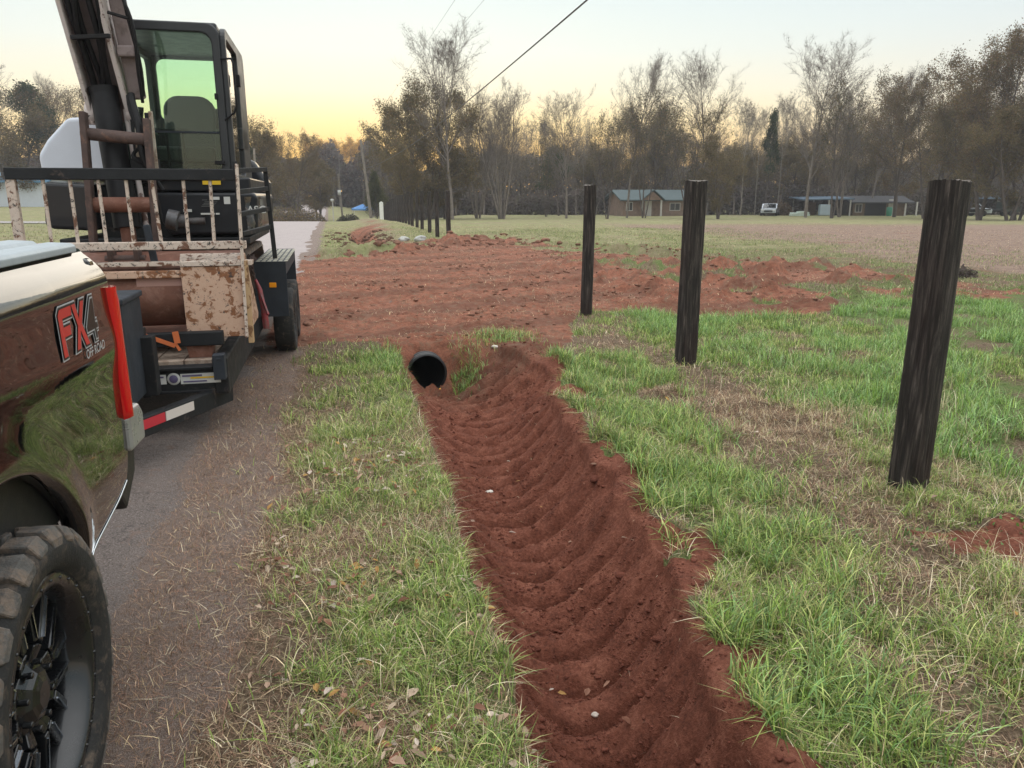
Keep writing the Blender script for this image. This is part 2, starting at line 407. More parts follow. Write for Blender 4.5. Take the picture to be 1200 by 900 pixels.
for k in range(nl_):
    f = k/(nl_-1)
    rt = -.84 + .24*(fbm(sr, sr*0, .7, 5, 101)-.5)*2 + .10*(fbm(sr, sr*0, .12, 3, 103)-.5)
    lt = -6.4 + .2*(fbm(sr, sr*0+9, .9, 4, 105)-.5)
    l_ = lt*(1-f**1) + rt*f
    z = height(l_, sr)
    z = np.where(f > .985, z-.004, z+.012)
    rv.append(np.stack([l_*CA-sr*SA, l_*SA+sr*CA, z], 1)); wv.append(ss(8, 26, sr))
rv = np.array(rv); n_ = len(sr)
ii = np.arange(nl_*n_).reshape(nl_, n_)
qq = np.stack([ii[:-1, :-1], ii[:-1, 1:], ii[1:, 1:], ii[1:, :-1]], -1).reshape(-1, 4)[:, ::-1]
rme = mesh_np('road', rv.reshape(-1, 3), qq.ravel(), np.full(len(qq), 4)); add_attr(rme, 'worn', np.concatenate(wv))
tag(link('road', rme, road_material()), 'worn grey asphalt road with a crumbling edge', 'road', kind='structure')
# gravel drive crossing the far left
dv = []; Xs = np.linspace(-80, -18, 30)
for X_ in Xs:
    for dy in (-2.2, -1.0, 0, 1.0, 2.2):
        Y_ = 52 + .05*(X_+30)+dy; l_, s_ = XY2LS(X_, Y_); dv.append((X_, Y_, gz(l_, s_)+.03))
dq = [(i*5+j, (i+1)*5+j, (i+1)*5+j+1, i*5+j+1) for i in range(29) for j in range(4)]
dme = bpy.data.meshes.new('gravel_drive'); dme.from_pydata(dv, [], dq)
tag(link('gravel_drive', dme, simple('pale_gravel', (.33, .30, .29), .9, scale=3)), 'pale gravel side drive beyond the road', 'drive', kind='structure')

# ============================================================ blades
def blades(name, l, s, length, width, lean, pal, mat, label, segs=3, lift=1.0, jitter=.38, cat='grass', curl=1.0):
    n = len(l); l = np.asarray(l); s = np.asarray(s)
    x = l*CA-s*SA; y = l*SA+s*CA; z = height(l, s)-.004
    th = rng.uniform(0, 2*np.pi, n); ln = length*rng.uniform(.5, 1.3, n); le = np.clip(lean*rng.uniform(.3, 1.7, n), .02, .98)
    wd = width*rng.uniform(.6, 1.3, n)
    dx, dy = np.cos(th), np.sin(th); tw = th + np.pi/2 + rng.uniform(-.7, .7, n)
    px, py = np.cos(tw), np.sin(tw)
    V = np.zeros((n, 2*segs+1, 3), np.float32)
    hh = np.sqrt(1-le**2)
    for k in range(segs+1):
        t = k/segs
        hor = le*ln*(t**(1.0+.7*curl)); up = hh*ln*(t - .28*curl*t**3)*lift
        cx = x + dx*hor; cy = y+dy*hor; cz = z+up
        if k < segs:
            w = wd*(1-.55*t)*.5
            V[:, 2*k] = np.stack([cx-px*w, cy-py*w, cz], 1); V[:, 2*k+1] = np.stack([cx+px*w, cy+py*w, cz], 1)
        else: V[:, 2*k] = np.stack([cx, cy, cz], 1)
    nv = 2*segs+1; base = (np.arange(n)*nv)[:, None]
    quads = np.concatenate([base + np.array([[2*k, 2*k+1, 2*k+3, 2*k+2]]) for k in range(segs-1)], 0)
    tris = base + np.array([[2*segs-2, 2*segs-1, 2*segs]])
    ff = np.concatenate([quads.ravel(), tris.ravel()]); sz = np.concatenate([np.full(len(quads), 4), np.full(n, 3)])
    me = mesh_np(name, V.reshape(-1, 3), ff, sz)
    pal = np.array(pal); pi = rng.integers(0, len(pal), n); c = pal[pi]*(1+jitter*rng.normal(0, 1, (n, 1))).clip(.4, 1.8)
    add_col(me, np.repeat(c, nv, axis=0))
    o = link(name, me, mat); tag(o, label, cat, kind='stuff'); return o
GREEN = [(0.183, 0.282, 0.053), (0.247, 0.365, 0.075), (0.323, 0.435, 0.107), (0.139, 0.212, 0.053), (0.398, 0.482, 0.142), (0.237, 0.341, 0.115), (0.516, 0.541, 0.213), (0.452, 0.423, 0.178)]
BLUEG = [(0.205, 0.347, 0.115), (0.287, 0.451, 0.182), (0.164, 0.289, 0.077), (0.267, 0.439, 0.115), (0.389, 0.555, 0.25), (0.184, 0.323, 0.077), (0.43, 0.52, 0.23)]
STRAW = [(0.56, 0.44, 0.264), (0.694, 0.572, 0.374), (0.448, 0.33, 0.198), (0.336, 0.231, 0.154), (0.784, 0.682, 0.495), (0.246, 0.165, 0.11)]
BROWN = [(0.27, 0.169, 0.112), (0.378, 0.234, 0.163), (0.203, 0.13, 0.094), (0.486, 0.338, 0.237), (0.324, 0.182, 0.125)]
M_BL = tintmat('grass_blade', .5, .3, .35); M_ST = tintmat('dry_stalk', .7, .2, .2)
def scatter(n, l0, l1, s0, s1, dens, power=1.0):
    l = rng.uniform(l0, l1, n); s = s0 + (s1-s0)*rng.uniform(0, 1, n)**power
    k = rng.uniform(0, 1, n) < dens(l, s); return l[k], s[k]
def offroad(l): return ss(-.62, -.25, l)
def dens_green(l, s):
    d, dry, br, sh, fl, g = masks(l, s)
    tuft = ss(.48, .62, fbm(l, s, .11, 2, 201)*.5+fbm(l, s, .4, 3, 203)*.5 + .35*(g-.5))
    return (1-ss(.15, .45, d))*(1-.93*ss(.2, .7, sh))*(1-.9*br)*(.10+.9*tuft)*ss(.05, .6, g+.15)
def dens_straw(l, s):
    d, dry, br, sh, fl, g = masks(l, s)
    return (1-ss(.2, .5, d))*(1-.85*ss(.3, .8, sh))*(.35+.65*ss(.35, .6, fbm(l, s, .3, 3, 205)))*ss(-1.0, -.75, l)
# near
l_, s_ = scatter(170000, -.7, 3.6, .9, 5.5, dens_green)
blades('grass', l_, s_, .10, .0046, .66, GREEN, M_BL, 'green grass in clumps beside the red ditch')
l_, s_ = scatter(280000, -1.0, 4.0, .9, 6.0, dens_straw)
blades('dry_thatch', l_, s_, .085, .0030, .93, STRAW*2+BROWN*2, M_ST, 'flattened dead grass and thatch matted on the verge', lift=.75, curl=.5)
def dens_brown(l, s):
    d, dry, br, sh, fl, g = masks(l, s)
    return ss(.05, .5, sh)*ss(-1.12, -.85, l)*(.45+.55*ss(.38, .6, fbm(l, s, .28, 4, 231)))
l_, s_ = scatter(230000, -1.15, .25, .9, 8.5, dens_brown)
blades('pine_straw', l_, s_, .052, .0022, .93, BROWN*3+STRAW[2:4]+[STRAW[5]], M_ST, 'fine brown straw matted along the crumbling asphalt edge', lift=.5, curl=.6)
l_, s_ = scatter(26000, 1.6, 4, 3.2, 11.5, lambda l, s: np.exp(-(np.minimum.reduce([(l-a)**2+(s-b)**2 for a, b in ((3.27, 3.55), (3.46, 6.93), (3.6, 10.4))])/.03)))
blades('grass', l_, s_, .07, .004, .7, GREEN+STRAW[:3], M_BL, 'grass blades ringing the foot of each near post')
l_, s_ = scatter(200000, -.8, 7.0, 5.5, 13, dens_green)
blades('grass', l_, s_, .11, .0065, .55, GREEN, M_BL, 'green grass around the fence posts and past the ditch')
l_, s_ = scatter(120000, -.9, 7.0, 6, 14, dens_straw)
blades('dry_thatch', l_, s_, .10, .006, .92, STRAW+BROWN*2, M_ST, 'dead thatch around the culvert and beside the driveway', lift=.5, curl=.5)
l_, s_ = scatter(90000, -.45, 4.2, 1.0, 6.5, dens_green)
blades('bent_grass', l_, s_, .17, .0042, .95, GREEN+STRAW[:2]+[STRAW[4]], M_BL, 'long bent grass blades flopped over the turf', lift=.9, curl=1.3, segs=4)
# lush strip right of the posts and clumps on the right lip
def lush(l, s):
    d, dry, br, sh, fl, g = masks(l, s)
    edge = 3.75 + .9*(fbm(l, s, .9, 3, 207)-.5) - .10*(s-3)*ss(5, 8, s)*0
    return ss(edge-.05, edge+.35, l)*(1-ss(.2, .5, d))*(1-br)*ss(.44, .60, fbm(l, s, .45, 4, 209))*ss(12.5, 10, s)*ss(14, 9, l)
l_, s_ = scatter(190000, 3.3, 10.5, 1.2, 12.5, lush)
blades('tall_grass', l_, s_, .19, .0065, .62, BLUEG+GREEN[:3], M_BL, 'lush blue green grass strip right of the leaning post')
def liptuft(l, s):
    u, e = ditch(l, s)
    return e*ss(1.05, 1.16, u)*ss(2.3, 1.5, u)*ss(.49, .60, fbm(l, s, .24, 2, 211))
l_, s_ = scatter(110000, .9, 3.2, 1.2, 7.5, liptuft)
blades('tall_grass', l_, s_, .175, .0060, .62, GREEN+BLUEG[:2], M_BL, 'long green grass clumps on the right lip of the ditch')
def strawtuft(l, s):
    a = .35*ss(3.6, 4.2, l)*ss(.5, .65, fbm(l, s, .5, 3, 233)) + np.exp(-(((l-3.0)/.55)**2+((s-2.25)/.4)**2)) + .6*np.exp(-(((l-3.7)/.5)**2+((s-4.6)/.5)**2)) + np.exp(-(((l-3.3)/.5)**2+((s-1.6)/.4)**2))
    return a*ss(.4, .6, fbm(l, s, .18, 2, 213)) + .02*(1-masks(l, s)[0])*ss(-.2, .1, l)
l_, s_ = scatter(60000, -.3, 6.0, 1.1, 8, strawtuft)
blades('straw_grass', l_, s_, .21, .0026, .62, STRAW[:2]+[STRAW[4]], M_ST, 'long pale straw coloured grass stems at lower right', segs=4)
# tufts hanging on the culvert wall
def cul(l, s):
    return (np.abs(l-PIPE_L) > .27)*1.0*(np.exp(-(((l-1.38)/.14)**2+((s-8.15)/.18)**2)) + .8*np.exp(-(((l-.55)/.22)**2+((s-7.9)/.35)**2)) + .35*np.exp(-(((l-1.9)/.3)**2+((s-8.6)/.25)**2)))
l_, s_ = scatter(45000, .0, 2.4, 7.3, 9, cul)
blades('grass', l_, s_, .13, .006, .6, GREEN+BLUEG, M_BL, 'grass tufts either side of the black culvert mouth')
# middle and far field
def dens_field(l, s):
    d, dry, br, sh, fl, g = masks(l, s)
    return (1-ss(.3, .7, d))*(1-.8*br)*ss(.3, .55, fbm(l, s, 1.5, 4, 215))*ss(-.6, -.2, l)
l_, s_ = scatter(150000, -.6, 22, 11, 40, dens_field, 1.5)
blades('field_grass', l_, s_, .10, .011, .5, [(.17, .24, .07), (.24, .30, .11), (.30, .31, .14), (.36, .32, .18)], M_BL, 'short pale green field grass beyond the driveway')
l_, s_ = scatter(110000, -.6, 34, 11, 48, lambda l, s: (1-ss(.5, 1, masks(l, s)[0])*.8)*ss(-.6, -.2, l)*.8, 1.4)
blades('dry_thatch', l_, s_, .09, .011, .9, STRAW[:4]+BROWN, M_ST, 'brown dead grass scattered over field and driveway margin', lift=.6, curl=.5)
# scraps on the driveway dirt
l_, s_ = scatter(70000, -1, 11, 8.6, 32, lambda l, s: ss(.4, .8, masks(l, s)[0])*ss(.40, .58, fbm(l, s, .9, 4, 217)))
blades('root_scraps', l_, s_, .08, .006, .92, STRAW[:4]+BROWN, M_ST, 'torn roots and straw scraps lying on the red driveway dirt', lift=.6, cat='debris', curl=.5)
l_, s_ = scatter(2500, .5, 2.3, 1.2, 8, lambda l, s: ss(.6, .9, masks(l, s)[0])*.45)
blades('root_scraps', l_, s_, .05, .0022, .9, STRAW+BROWN, M_ST, 'few straw and root scraps lying on the ditch slopes', lift=.5, cat='debris')
# broad-leaf weeds
def weed(l, s):
    return np.exp(-(((l-2.72)/.20)**2+((s-3.0)/.13)**2)) + .25*ss(.62, .7, fbm(l, s, .5, 3, 219))*(1-masks(l, s)[0])*ss(1.8, 2.3, l) + .8*np.exp(-(((l-3.55)/.3)**2+((s-3.2)/.3)**2))
l_, s_ = scatter(16000, 1.6, 4.5, 1.3, 6, weed)
blades('clover_weeds', l_, s_, .035, .014, .6, [(.12, .22, .05), (.18, .29, .08), (.10, .18, .05)], M_BL, 'low broad leaved clover like weeds near the leaning post', segs=3, cat='weeds')
# wide grass blades far out toward the horizon on both sides
l_, s_ = scatter(60000, -40, -6.9, 8, 60, lambda l, s: .8, 1.3)
blades('verge_grass', l_, s_, .10, .02, .5, [(.20, .22, .08), (.30, .27, .14), (.36, .30, .18), (.16, .19, .07)], M_BL, 'mixed grass on the far side of the road')

# dead leaves: small curled cards
def leaves(n, l, s, size, label):
    n = len(l); x = l*CA-s*SA; y = l*SA+s*CA; z = height(l, s)+rng.uniform(.008, .045, n)
    th = rng.uniform(0, 2*np.pi, n); a = size*rng.uniform(.6, 1.4, n); b = a*rng.uniform(.35, .6, n)
    V = np.zeros((n, 6, 3), np.float32); cs, sn = np.cos(th), np.sin(th); tilt = rng.normal(0, .45, n)
    P = [(-1, 0, .15), (-.3, 1, .35), (.5, .8, .35), (1, 0, .2), (.5, -.8, .35), (-.3, -1, .35)]
    for k, (u, v_, w) in enumerate(P):
        lx_ = u*a*.5; ly_ = v_*b*.5
        V[:, k] = np.stack([x+lx_*cs-ly_*sn, y+lx_*sn+ly_*cs, z+abs(v_)*w*b*rng.uniform(.2, 1.3, n)+lx_*tilt*.7], 1)
    base = (np.arange(n)*6)[:, None]
    f = np.concatenate([base+np.array([[0, 3, 2, 1]]), base+np.array([[0, 5, 4, 3]])], 0)
    me = mesh_np('dead_leaves', V.reshape(-1, 3), f.ravel(), np.full(len(f), 4), False)
    pal = np.array([(.34, .19, .13), (.44, .30, .22), (.25, .11, .07), (.52, .40, .30), (.30, .15, .10), (.48, .28, .10), (.6, .5, .42)])
    c = pal[rng.integers(0, len(pal), n)]*rng.uniform(.7, 1.2, (n, 1)); add_col(me, np.repeat(c, 6, axis=0))
    tag(link('dead_leaves', me, M_ST), label, 'leaves', kind='stuff')
l_, s_ = scatter(1900, -.45, .58, 1.2, 5.2, lambda l, s: ss(.35, .65, fbm(l, s, .35, 3, 221))*.75, 1.3)
leaves(0, l_, s_, .042, 'brown dead leaves lying in the grass left of the ditch')
l_, s_ = scatter(170, .5, 3.8, 1.3, 6, lambda l, s: .45)
leaves(0, l_, s_, .04, 'few tan dead leaves on the right bank')

# crumbs and clods of red clay
def clods(n, l, s, size, mat, name, label, sink=.2):
    # squashed irregular octahedron-sphere, one mesh
    import bmesh
    bm = bmesh.new(); bmesh.ops.create_icosphere(bm, subdivisions=(1 if size < .005 else 2), radius=1); bv = np.array([v.co[:] for v in bm.verts]); bf = np.array([[v.index for v in f.verts] for f in bm.faces]); bm.free()
    n = len(l); sz = size*np.minimum(rng.lognormal(0, .5, n), 2.0)
    V = np.repeat(bv[None], n, 0); off = rng.uniform(0, 50, (n, 1))
    nn = vn(V[..., 0]*2.1+off, V[..., 1]*2.1+V[..., 2]*1.7+off, 5) + .5*vn(V[..., 0]*3.3+off, V[..., 2]*3.3-off+V[..., 1], 6)
    V = V*(.25+.95*nn)[..., None]*sz[:, None, None]
    V[..., 2] *= rng.uniform(.5, .85, (n, 1)); V[..., 0] *= rng.uniform(.8, 1.4, (n, 1))
    x = l*CA-s*SA; y = l*SA+s*CA; z = height(l, s)+sz*sink
    V = V + np.stack([x, y, z], 1)[:, None]
    f = bf[None]+(np.arange(n)*len(bv))[:, None, None]
    me = mesh_np(name, V.reshape(-1, 3), f.ravel(), np.full(n*len(bf), 3), True)
    return tag(link(name, me, mat), label, 'dirt', kind='stuff')
M_CLOD = simple('clay_clod', (.155, .055, .037), .95, var=.35, scale=9, bmp=.8, bs=90, spec=.1)
M_CLODD = simple('dry_clod', (.22, .115, .08), .95, var=.4, scale=5, bmp=.8, bs=60, spec=.1)
l_, s_ = scatter(6000, .5, 2.4, 1.2, 8.2, lambda l, s: ss(.7, .95, masks(l, s)[0])*(.15+.85*ss(.5, .6, fbm(l, s, .3, 3, 223))))
clods(0, l_, s_, .0065, M_CLOD, 'clay_crumbs', 'small crumbs of red clay on the ditch slopes')
l_, s_ = scatter(30000, .5, 2.2, 1.2, 5.5, lambda l, s: ss(.7, .95, masks(l, s)[0])*(.1+.9*ss(.48, .6, fbm(l, s, .12, 3, 224))), 1.3)
clods(0, l_, s_, .0034, M_CLOD, 'clay_crumbs', 'fine crumbled red clay grains across the near ditch')
l_, s_ = scatter(120, 1.1, 2.3, 1.4, 7.5, lambda l, s: ss(.7, .95, masks(l, s)[0])*.4)
clods(0, l_, s_, .018, M_CLOD, 'clay_crumbs', 'larger lumps of red clay slumped down the right bank', .1)
l_, s_ = scatter(9000, -.9, 12, 8.6, 34, lambda l, s: ss(.3, .8, masks(l, s)[0])*(.1+.9*ss(.5, .62, fbm(l, s, 1.1, 4, 225)))*.7)
clods(0, l_, s_, .021, M_CLODD, 'clay_crumbs', 'loose clods over the red dirt driveway')
l_, s_ = scatter(1500, -.5, 12, 14, 34, lambda l, s: ss(2.5, .8, np.abs(s-np.interp(l, [-1, 2, 4.5, 7, 9, 12], [23.5, 25, 28, 28, 21, 15])))*.8)
clods(0, l_, s_, .060, M_CLODD, 'clay_crumbs', 'heaped clods along the far margin of the driveway', .1)
l_, s_ = scatter(900, -.3, 3.2, 24.5, 38, lambda l, s: np.exp(-((l-1.3)/.9)**2))
clods(0, l_, s_, .055, simple('dark_clod', (.12, .065, .045), .95, var=.4, scale=5, bmp=.8, bs=60, spec=.1), 'clay_crumbs', 'dark clods and torn turf around the far trench', .1)
# ============================================================ fence posts
def post_material():
    m, nt, b, _ = newmat('tarred_timber')
    v = vec_obj(nt, (14, 14, .9)); v2 = vec_obj(nt, (3, 3, .8))
    n1 = noise(nt, 3.2, 9, .7, v, .6); n2 = noise(nt, 1.0, 5, .6, v2); n3 = noise(nt, 9, 6, .7, v)
    c = ramp(nt, n1, [(.30, (.006, .005, .005)), (.48, (.024, .019, .017)), (.60, (.070, .056, .050)), (.72, (.19, .16, .14))])
    c = mix(nt, ramp(nt, n2, [(.45, 0.), (.75, .7)]), c, (.030, .012, .010), 'MIX')
    L(nt, c, b.inputs['Base Color']); b.inputs['Roughness'].default_value = .75; b.inputs['Specular IOR Level'].default_value = .3
    bump(nt, b, math_(nt, 'ADD', n1, math_(nt, 'MULTIPLY', n3, .35)), 1.0, .012); return m
M_POST = post_material()
M_POSTTOP = simple('sawn_end', (.14, .12, .105), .85, var=.3, scale=12, bmp=.5)
def make_post(name, w, h, rz, lean, seed, K=44, R=70, rnd=4.5, groove=.008):
    vs = []; t = np.linspace(0, 2*np.pi, K, endpoint=False)
    c, s_ = np.cos(t), np.sin(t); sup = (np.abs(c)**rnd+np.abs(s_)**rnd)**(-1/rnd)
    for i in range(R+1):
        z = -.25 + (h+.25)*i/R
        g = fbm(t/(2*np.pi)*26+seed*7, np.full(K, z*1.1+seed), 1.0, 3, 301+seed)
        cr = np.maximum(.36-g, 0)*7*groove + (g-.5)*groove*.5
        tw = .0
        r = w/2*sup*(1+.02*math.sin(z*2+seed)) - cr
        zz = z + (.006*np.sin(2*t+seed) + .0025*rng.normal(0, 1, K) if i == R else 0)
        vs.append(np.stack([r*np.cos(t+tw), r*np.sin(t+tw), np.full(K, z) if i < R else zz], 1))
    V = np.concatenate(vs+[np.array([[0, 0, h+.004]])]); ctr = len(V)-1
    q_ = [(i*K+j, i*K+(j+1) % K, (i+1)*K+(j+1) % K, (i+1)*K+j) for i in range(R) for j in range(K)]
    me = mesh_np(name, V, np.array(q_).ravel(), np.full(len(q_), 4)); 
    o = link(name, me, M_POST); o.rotation_euler = (lean[1], lean[0], rz)
    tp = MB(); ring = V[R*K:(R+1)*K]
    tp.add([tuple(p) for p in ring]+[tuple(V[-1])], [(j, (j+1) % K, K) for j in range(K)])
    c_ = tp.build('post_top', M_POSTTOP, o)
    return o
def at_post(o, X, Y):
    o.location = (X, Y, gzXY(X, Y)); return o
p = at_post(make_post('fence_post', .186, 1.79, A+.25, (.004, 0), 1, 72, 150, 3.4, .009), 2.36, 4.20)
tag(p, 'thick dark weathered timber post nearest the camera at right with a pale sawn top', 'post', 'dark fence posts')
p = at_post(make_post('fence_post', .182, 1.81, A+.1, (.004, 0), 2, 60, 120, 5), 1.78, 7.54)
tag(p, 'dark squared timber post, middle one of the three standing before the driveway', 'post', 'dark fence posts')
p = at_post(make_post('fence_post', .172, 1.85, A-.35, (.010, 0), 3, 52, 100, 5), 1.09, 10.97)
tag(p, 'dark timber post farthest of the three near ones, beside the red dirt driveway', 'post', 'dark fence posts')
proto_p = None
farpx = [(-2.47, 29.9), (-3.22, 33.0), (-3.92, 36.5), (-4.62, 39.4), (-5.25, 42.4), (-5.9, 45.4), (-6.5, 48.5)]
while len(farpx) < 22:
    x_, y_ = farpx[-1]; farpx.append((x_-.60, y_+2.9))
protos_p = [make_post('fence_post', .17, 2.0, A+.3*k, (0, 0), 10+k, 20, 16, 5, .006) for k in range(3)]
for i, (X, Y) in enumerate(farpx):
    src = protos_p[i % 3]
    if i < 3: o = src
    else:
        o = src.copy(); C.objects.link(o)
        for ch in src.children: d = ch.copy(); C.objects.link(d); d.parent = o
    o.location = (X, Y, gzXY(X, Y)); o.rotation_euler = (random.uniform(-.02, .02), random.uniform(-.02, .025), A+random.uniform(-.3, .3))
    o.scale = (1, 1, random.uniform(.94, 1.03))
    lab = {0: 'dark timber post first of the far row at the edge of the driveway',
           1: 'dark timber post second of the far row beyond the driveway',
           2: 'dark timber post third of the far row beyond the driveway'}.get(i, 'dark timber post within the closely spaced far row running toward the woods')
    tag(o, lab, 'post', 'dark fence posts' if i < 3 else 'dark posts of the far row')
wp = MB(); wp.box((-.14, .14), (-.14, .14), (-.2, 1.35)); wp.prism([(-.14, 1.35), (.14, 1.35), (0, 1.45)], -.14, .14)
o = wp.build('white_post', simple('white_paint', (.72, .72, .68), .6, var=.08), bevel=.01); o.location = (-10.5, 62, gzXY(-10.5, 62)); tag(o, 'white squared post at the end of the far row of dark posts', 'post')

# ============================================================ culvert
M_PLAST = simple('black_plastic', (.016, .017, .019), .38, var=.3, scale=8, dirt=(.20, .08, .055), dirtamt=.32)
root = empty('culvert_pipe', W(PIPE_L, 8.20, PIPE_Z-PIPE_R), A)
tag(root, 'black corrugated plastic culvert pipe mouth under the red clay driveway', 'pipe')
org = (PIPE_L, 8.20, PIPE_Z-PIPE_R)
def frame_parent(name, org): return empty(name, W(*org), A)
m_ = MB(); prof = []
y = 0.0
prof += [(0, PIPE_R*.90), (0, PIPE_R*1.0), (.02, PIPE_R*1.0), (.025, PIPE_R*.955)]
while y < 5.5:
    prof += [(y+.045, PIPE_R*.955), (y+.055, PIPE_R*1.0), (y+.085, PIPE_R*1.0), (y+.095, PIPE_R*.955)]; y += .1
m_.lathe(prof, (PIPE_L, 8.20, PIPE_Z), 56, 'y'); m_.build('corrugated_wall', M_PLAST, root, org)
m_ = MB(); prof = [(0.0, PIPE_R*.90)]
y = 0.02
while y < 5.5: prof += [(y, PIPE_R*.90), (y+.03, PIPE_R*.885), (y+.07, PIPE_R*.885)]; y += .1
prof += [(5.5, 0.001)]
m_.lathe(prof, (PIPE_L, 8.20, PIPE_Z), 56, 'y'); m_.build('inner_wall', flat('black_bore', (.006, .006, .007), .6), root, org)
# ============================================================ truck
M_PAINT, ntp, bp, _ = newmat('black_car_paint')
bp.inputs['Base Color'].default_value = (.006, .006, .007, 1); bp.inputs['Specular IOR Level'].default_value = .12; bp.inputs['Coat Weight'].default_value = 1; bp.inputs['Coat Roughness'].default_value = .015
vv = vec_obj(ntp); dn = noise(ntp, 5, 9, .75, vv, .5)
L(ntp, mix(ntp, ramp(ntp, dn, [(.5, 0.), (.85, .035)]), (.003, .003, .0035), (.22, .15, .10)), bp.inputs['Base Color'])
L(ntp, ramp(ntp, noise(ntp, 14, 8, .75, vv), [(.42, .03), (.72, .13)]), bp.inputs['Roughness'])
bump(ntp, bp, noise(ntp, 1.8, 3, .5, vv), .05, .05)
M_TRIM = simple('black_trim', (.018, .019, .020), .5, var=.2, bmp=.2, bs=200)
M_LINER = simple('wheel_liner', (.012, .011, .011), .9, var=.5, scale=5, dirt=(.09, .06, .045), dirtamt=.40, spec=.1)
M_CHROME = simple('chrome', (.62, .64, .66), .14, 1.0, var=.04)
M_TON = simple('ribbed_vinyl_sheen', (.34, .38, .41), .45, var=.06, scale=20)  # sky reflection on the dark cover put into its pale grey
M_RED = None
M_RED, nt_, b_, _ = newmat('red_lens'); b_.inputs['Base Color'].default_value = (.80, .008, .014, 1); b_.inputs['Roughness'].default_value = .12; b_.inputs['Coat Weight'].default_value = 1
wv_ = N(nt_, 'ShaderNodeTexWave', bands_direction='Z'); wv_.inputs['Scale'].default_value = 14; L(nt_, vec_obj(nt_), wv_.inputs['Vector']); 
b_.inputs['Base Color'].default_value = (.62, .004, .010, 1)
b_.inputs['Subsurface Weight'].default_value = 0.0
M_GLASSD = flat('dark_glass', (.01, .012, .014), .05, 0, 1)
TL = -.80; TW = 1.82; HUB = (1.80, .375); AR = .68
torg = (TL-TW/2, 1.8, 0)
truck = empty('pickup_truck', W(*torg), A)
tag(truck, 'glossy black pickup truck at the left edge with red tail light and mud tyres', 'pickup truck')
def side_l(s, z):
    """outward offset of the bed side from the plane l=TL"""
    o = 0.0
    if z > 1.40: o -= .075*((z-1.40)/.11)**1.8
    o -= .015*max(0, (1.36-z))**1.0*0.6
    if z < .78: o -= .07*((.78-z)/.33)**1.6
    d = math.hypot(s-HUB[0], z-HUB[1]) - AR
    if d < .16: o += .026*(1-max(d, 0)/.16)**2*(3-2*(1-max(d, 0)/.16))*.9
    o += .012*math.exp(-((z-1.18)/.10)**2)
    return o
def bed_side(mirror=False, s0=.62, s1=2.985):
    ss_ = sorted(set([round(v_, 4) for v_ in np.linspace(s0, s1, 60)] + [round(HUB[0]+AR*math.cos(a_), 4) for a_ in np.linspace(0, math.pi, 60)]))
    vs = []; fs = []; R_ = 46
    for s in ss_:
        d = abs(s-HUB[0]); zl = np.interp(s, [s0, 1.1, 2.48, 2.64, 2.90, 2.985], [.47, .45, .46, .545, .60, .64])
        if d < AR: zl = max(zl, HUB[1]+math.sqrt(max(AR*AR-d*d, 0)))
        for j in range(R_+1):
            t_ = j/R_; z = zl + (1.505-zl)*t_
            sx_ = s + (.0 if s < 2.9 else 0)
            vs.append((side_l(s, z), sx_, z))
        # roll over at the rail and return under the arch
        vs.append((side_l(s, 1.505)-.012, s, 1.522)); vs.append((side_l(s, 1.505)-.05, s, 1.526))
        vs.insert(len(vs)-(R_+3), (side_l(s, zl)-.07, s, zl+.004))
    K = R_+4
    for i in range(len(ss_)-1):
        for j in range(K-1): fs.append((i*K+j, (i+1)*K+j, (i+1)*K+j+1, i*K+j+1))
    if mirror: vs = [(TL-TW-o, s, z) for o, s, z in vs]
    else: vs = [(TL+o, s, z) for o, s, z in vs]
    return vs, fs
for mir in (False, True):
    m_ = MB(); vs, fs = bed_side(mir); m_.add(vs, fs, True); m_.build('bed_side', M_PAINT, truck, torg)
# tail gate end cap, closing the rear
m_ = MB(); m_.box((TL-TW+.03, TL-.03), (2.90, 2.975), (.66, 1.49)); m_.build('tailgate', M_PAINT, truck, torg, .02, 3)
m_ = MB(); m_.box((TL-TW+.05, TL-.06), (.62, 2.93), (.74, 1.44)); m_.build('bed_box', M_TRIM, truck, torg)
# ribbed cover
m_ = MB()
for k in range(16):
    a_ = TL-.062-.108*k; zt = 1.546 + .010*min(k, 3)
    m_.prism([(a_, 1.515), (a_, zt-.010), (a_-.012, zt), (a_-.086, zt+.004), (a_-.098, zt-.008), (a_-.108, zt-.008), (a_-.108, 1.515)], .66, 2.90-.028*min(k, 2))
m_.build('bed_cover', M_TON, truck, torg, .004)
# lens
m_ = MB(); zz = np.linspace(.865, 1.385, 22); vs = []; K = 8
for z in zz:
    f_ = (z-.865)/.52
    se = 3.085 - .035*math.sin(f_*2.2) - .06*(1-f_)**3; sf = 2.945 + .035*(1-f_); w_ = .055
    if z > 1.36: se -= .03
    for (o_, s_) in ((-.02, sf), (.008, sf+.004), (.024, sf+.02), (.026, (sf+se)/2), (.018, se-.02), (-.005, se), (-.06, se+.012), (-.14, se)):
        vs.append((TL+o_ - (.05 if z < .88 else 0), s_, z))
m_.add(vs, [(i*K+j, i*K+j+1, (i+1)*K+j+1, (i+1)*K+j) for i in range(21) for j in range(K-1)], True)
m_.add(vs[-K:], [tuple(range(K))]); m_.add(vs[:K], [tuple(range(K))[::-1]])
o = m_.build('tail_light', M_RED, truck, torg)
# bumper
m_ = MB(); m_.prism([(2.99, .75), (2.99, .895), (3.05, .915), (3.16, .905), (3.205, .86), (3.20, .74)], TL-TW, TL+.012, 'x'); bmp_ = m_.build('bumper', simple('brushed_bumper', (.42, .43, .45), .3, .55, var=.08), truck, torg, .018, 3)
m_ = MB(); m_.prism([(2.90, .62), (2.985, .752), (3.19, .752), (3.15, .62), (2.98, .52)], TL-TW+.04, TL-.03, 'x'); m_.build('bumper_valance', M_TRIM, truck, torg, .015)
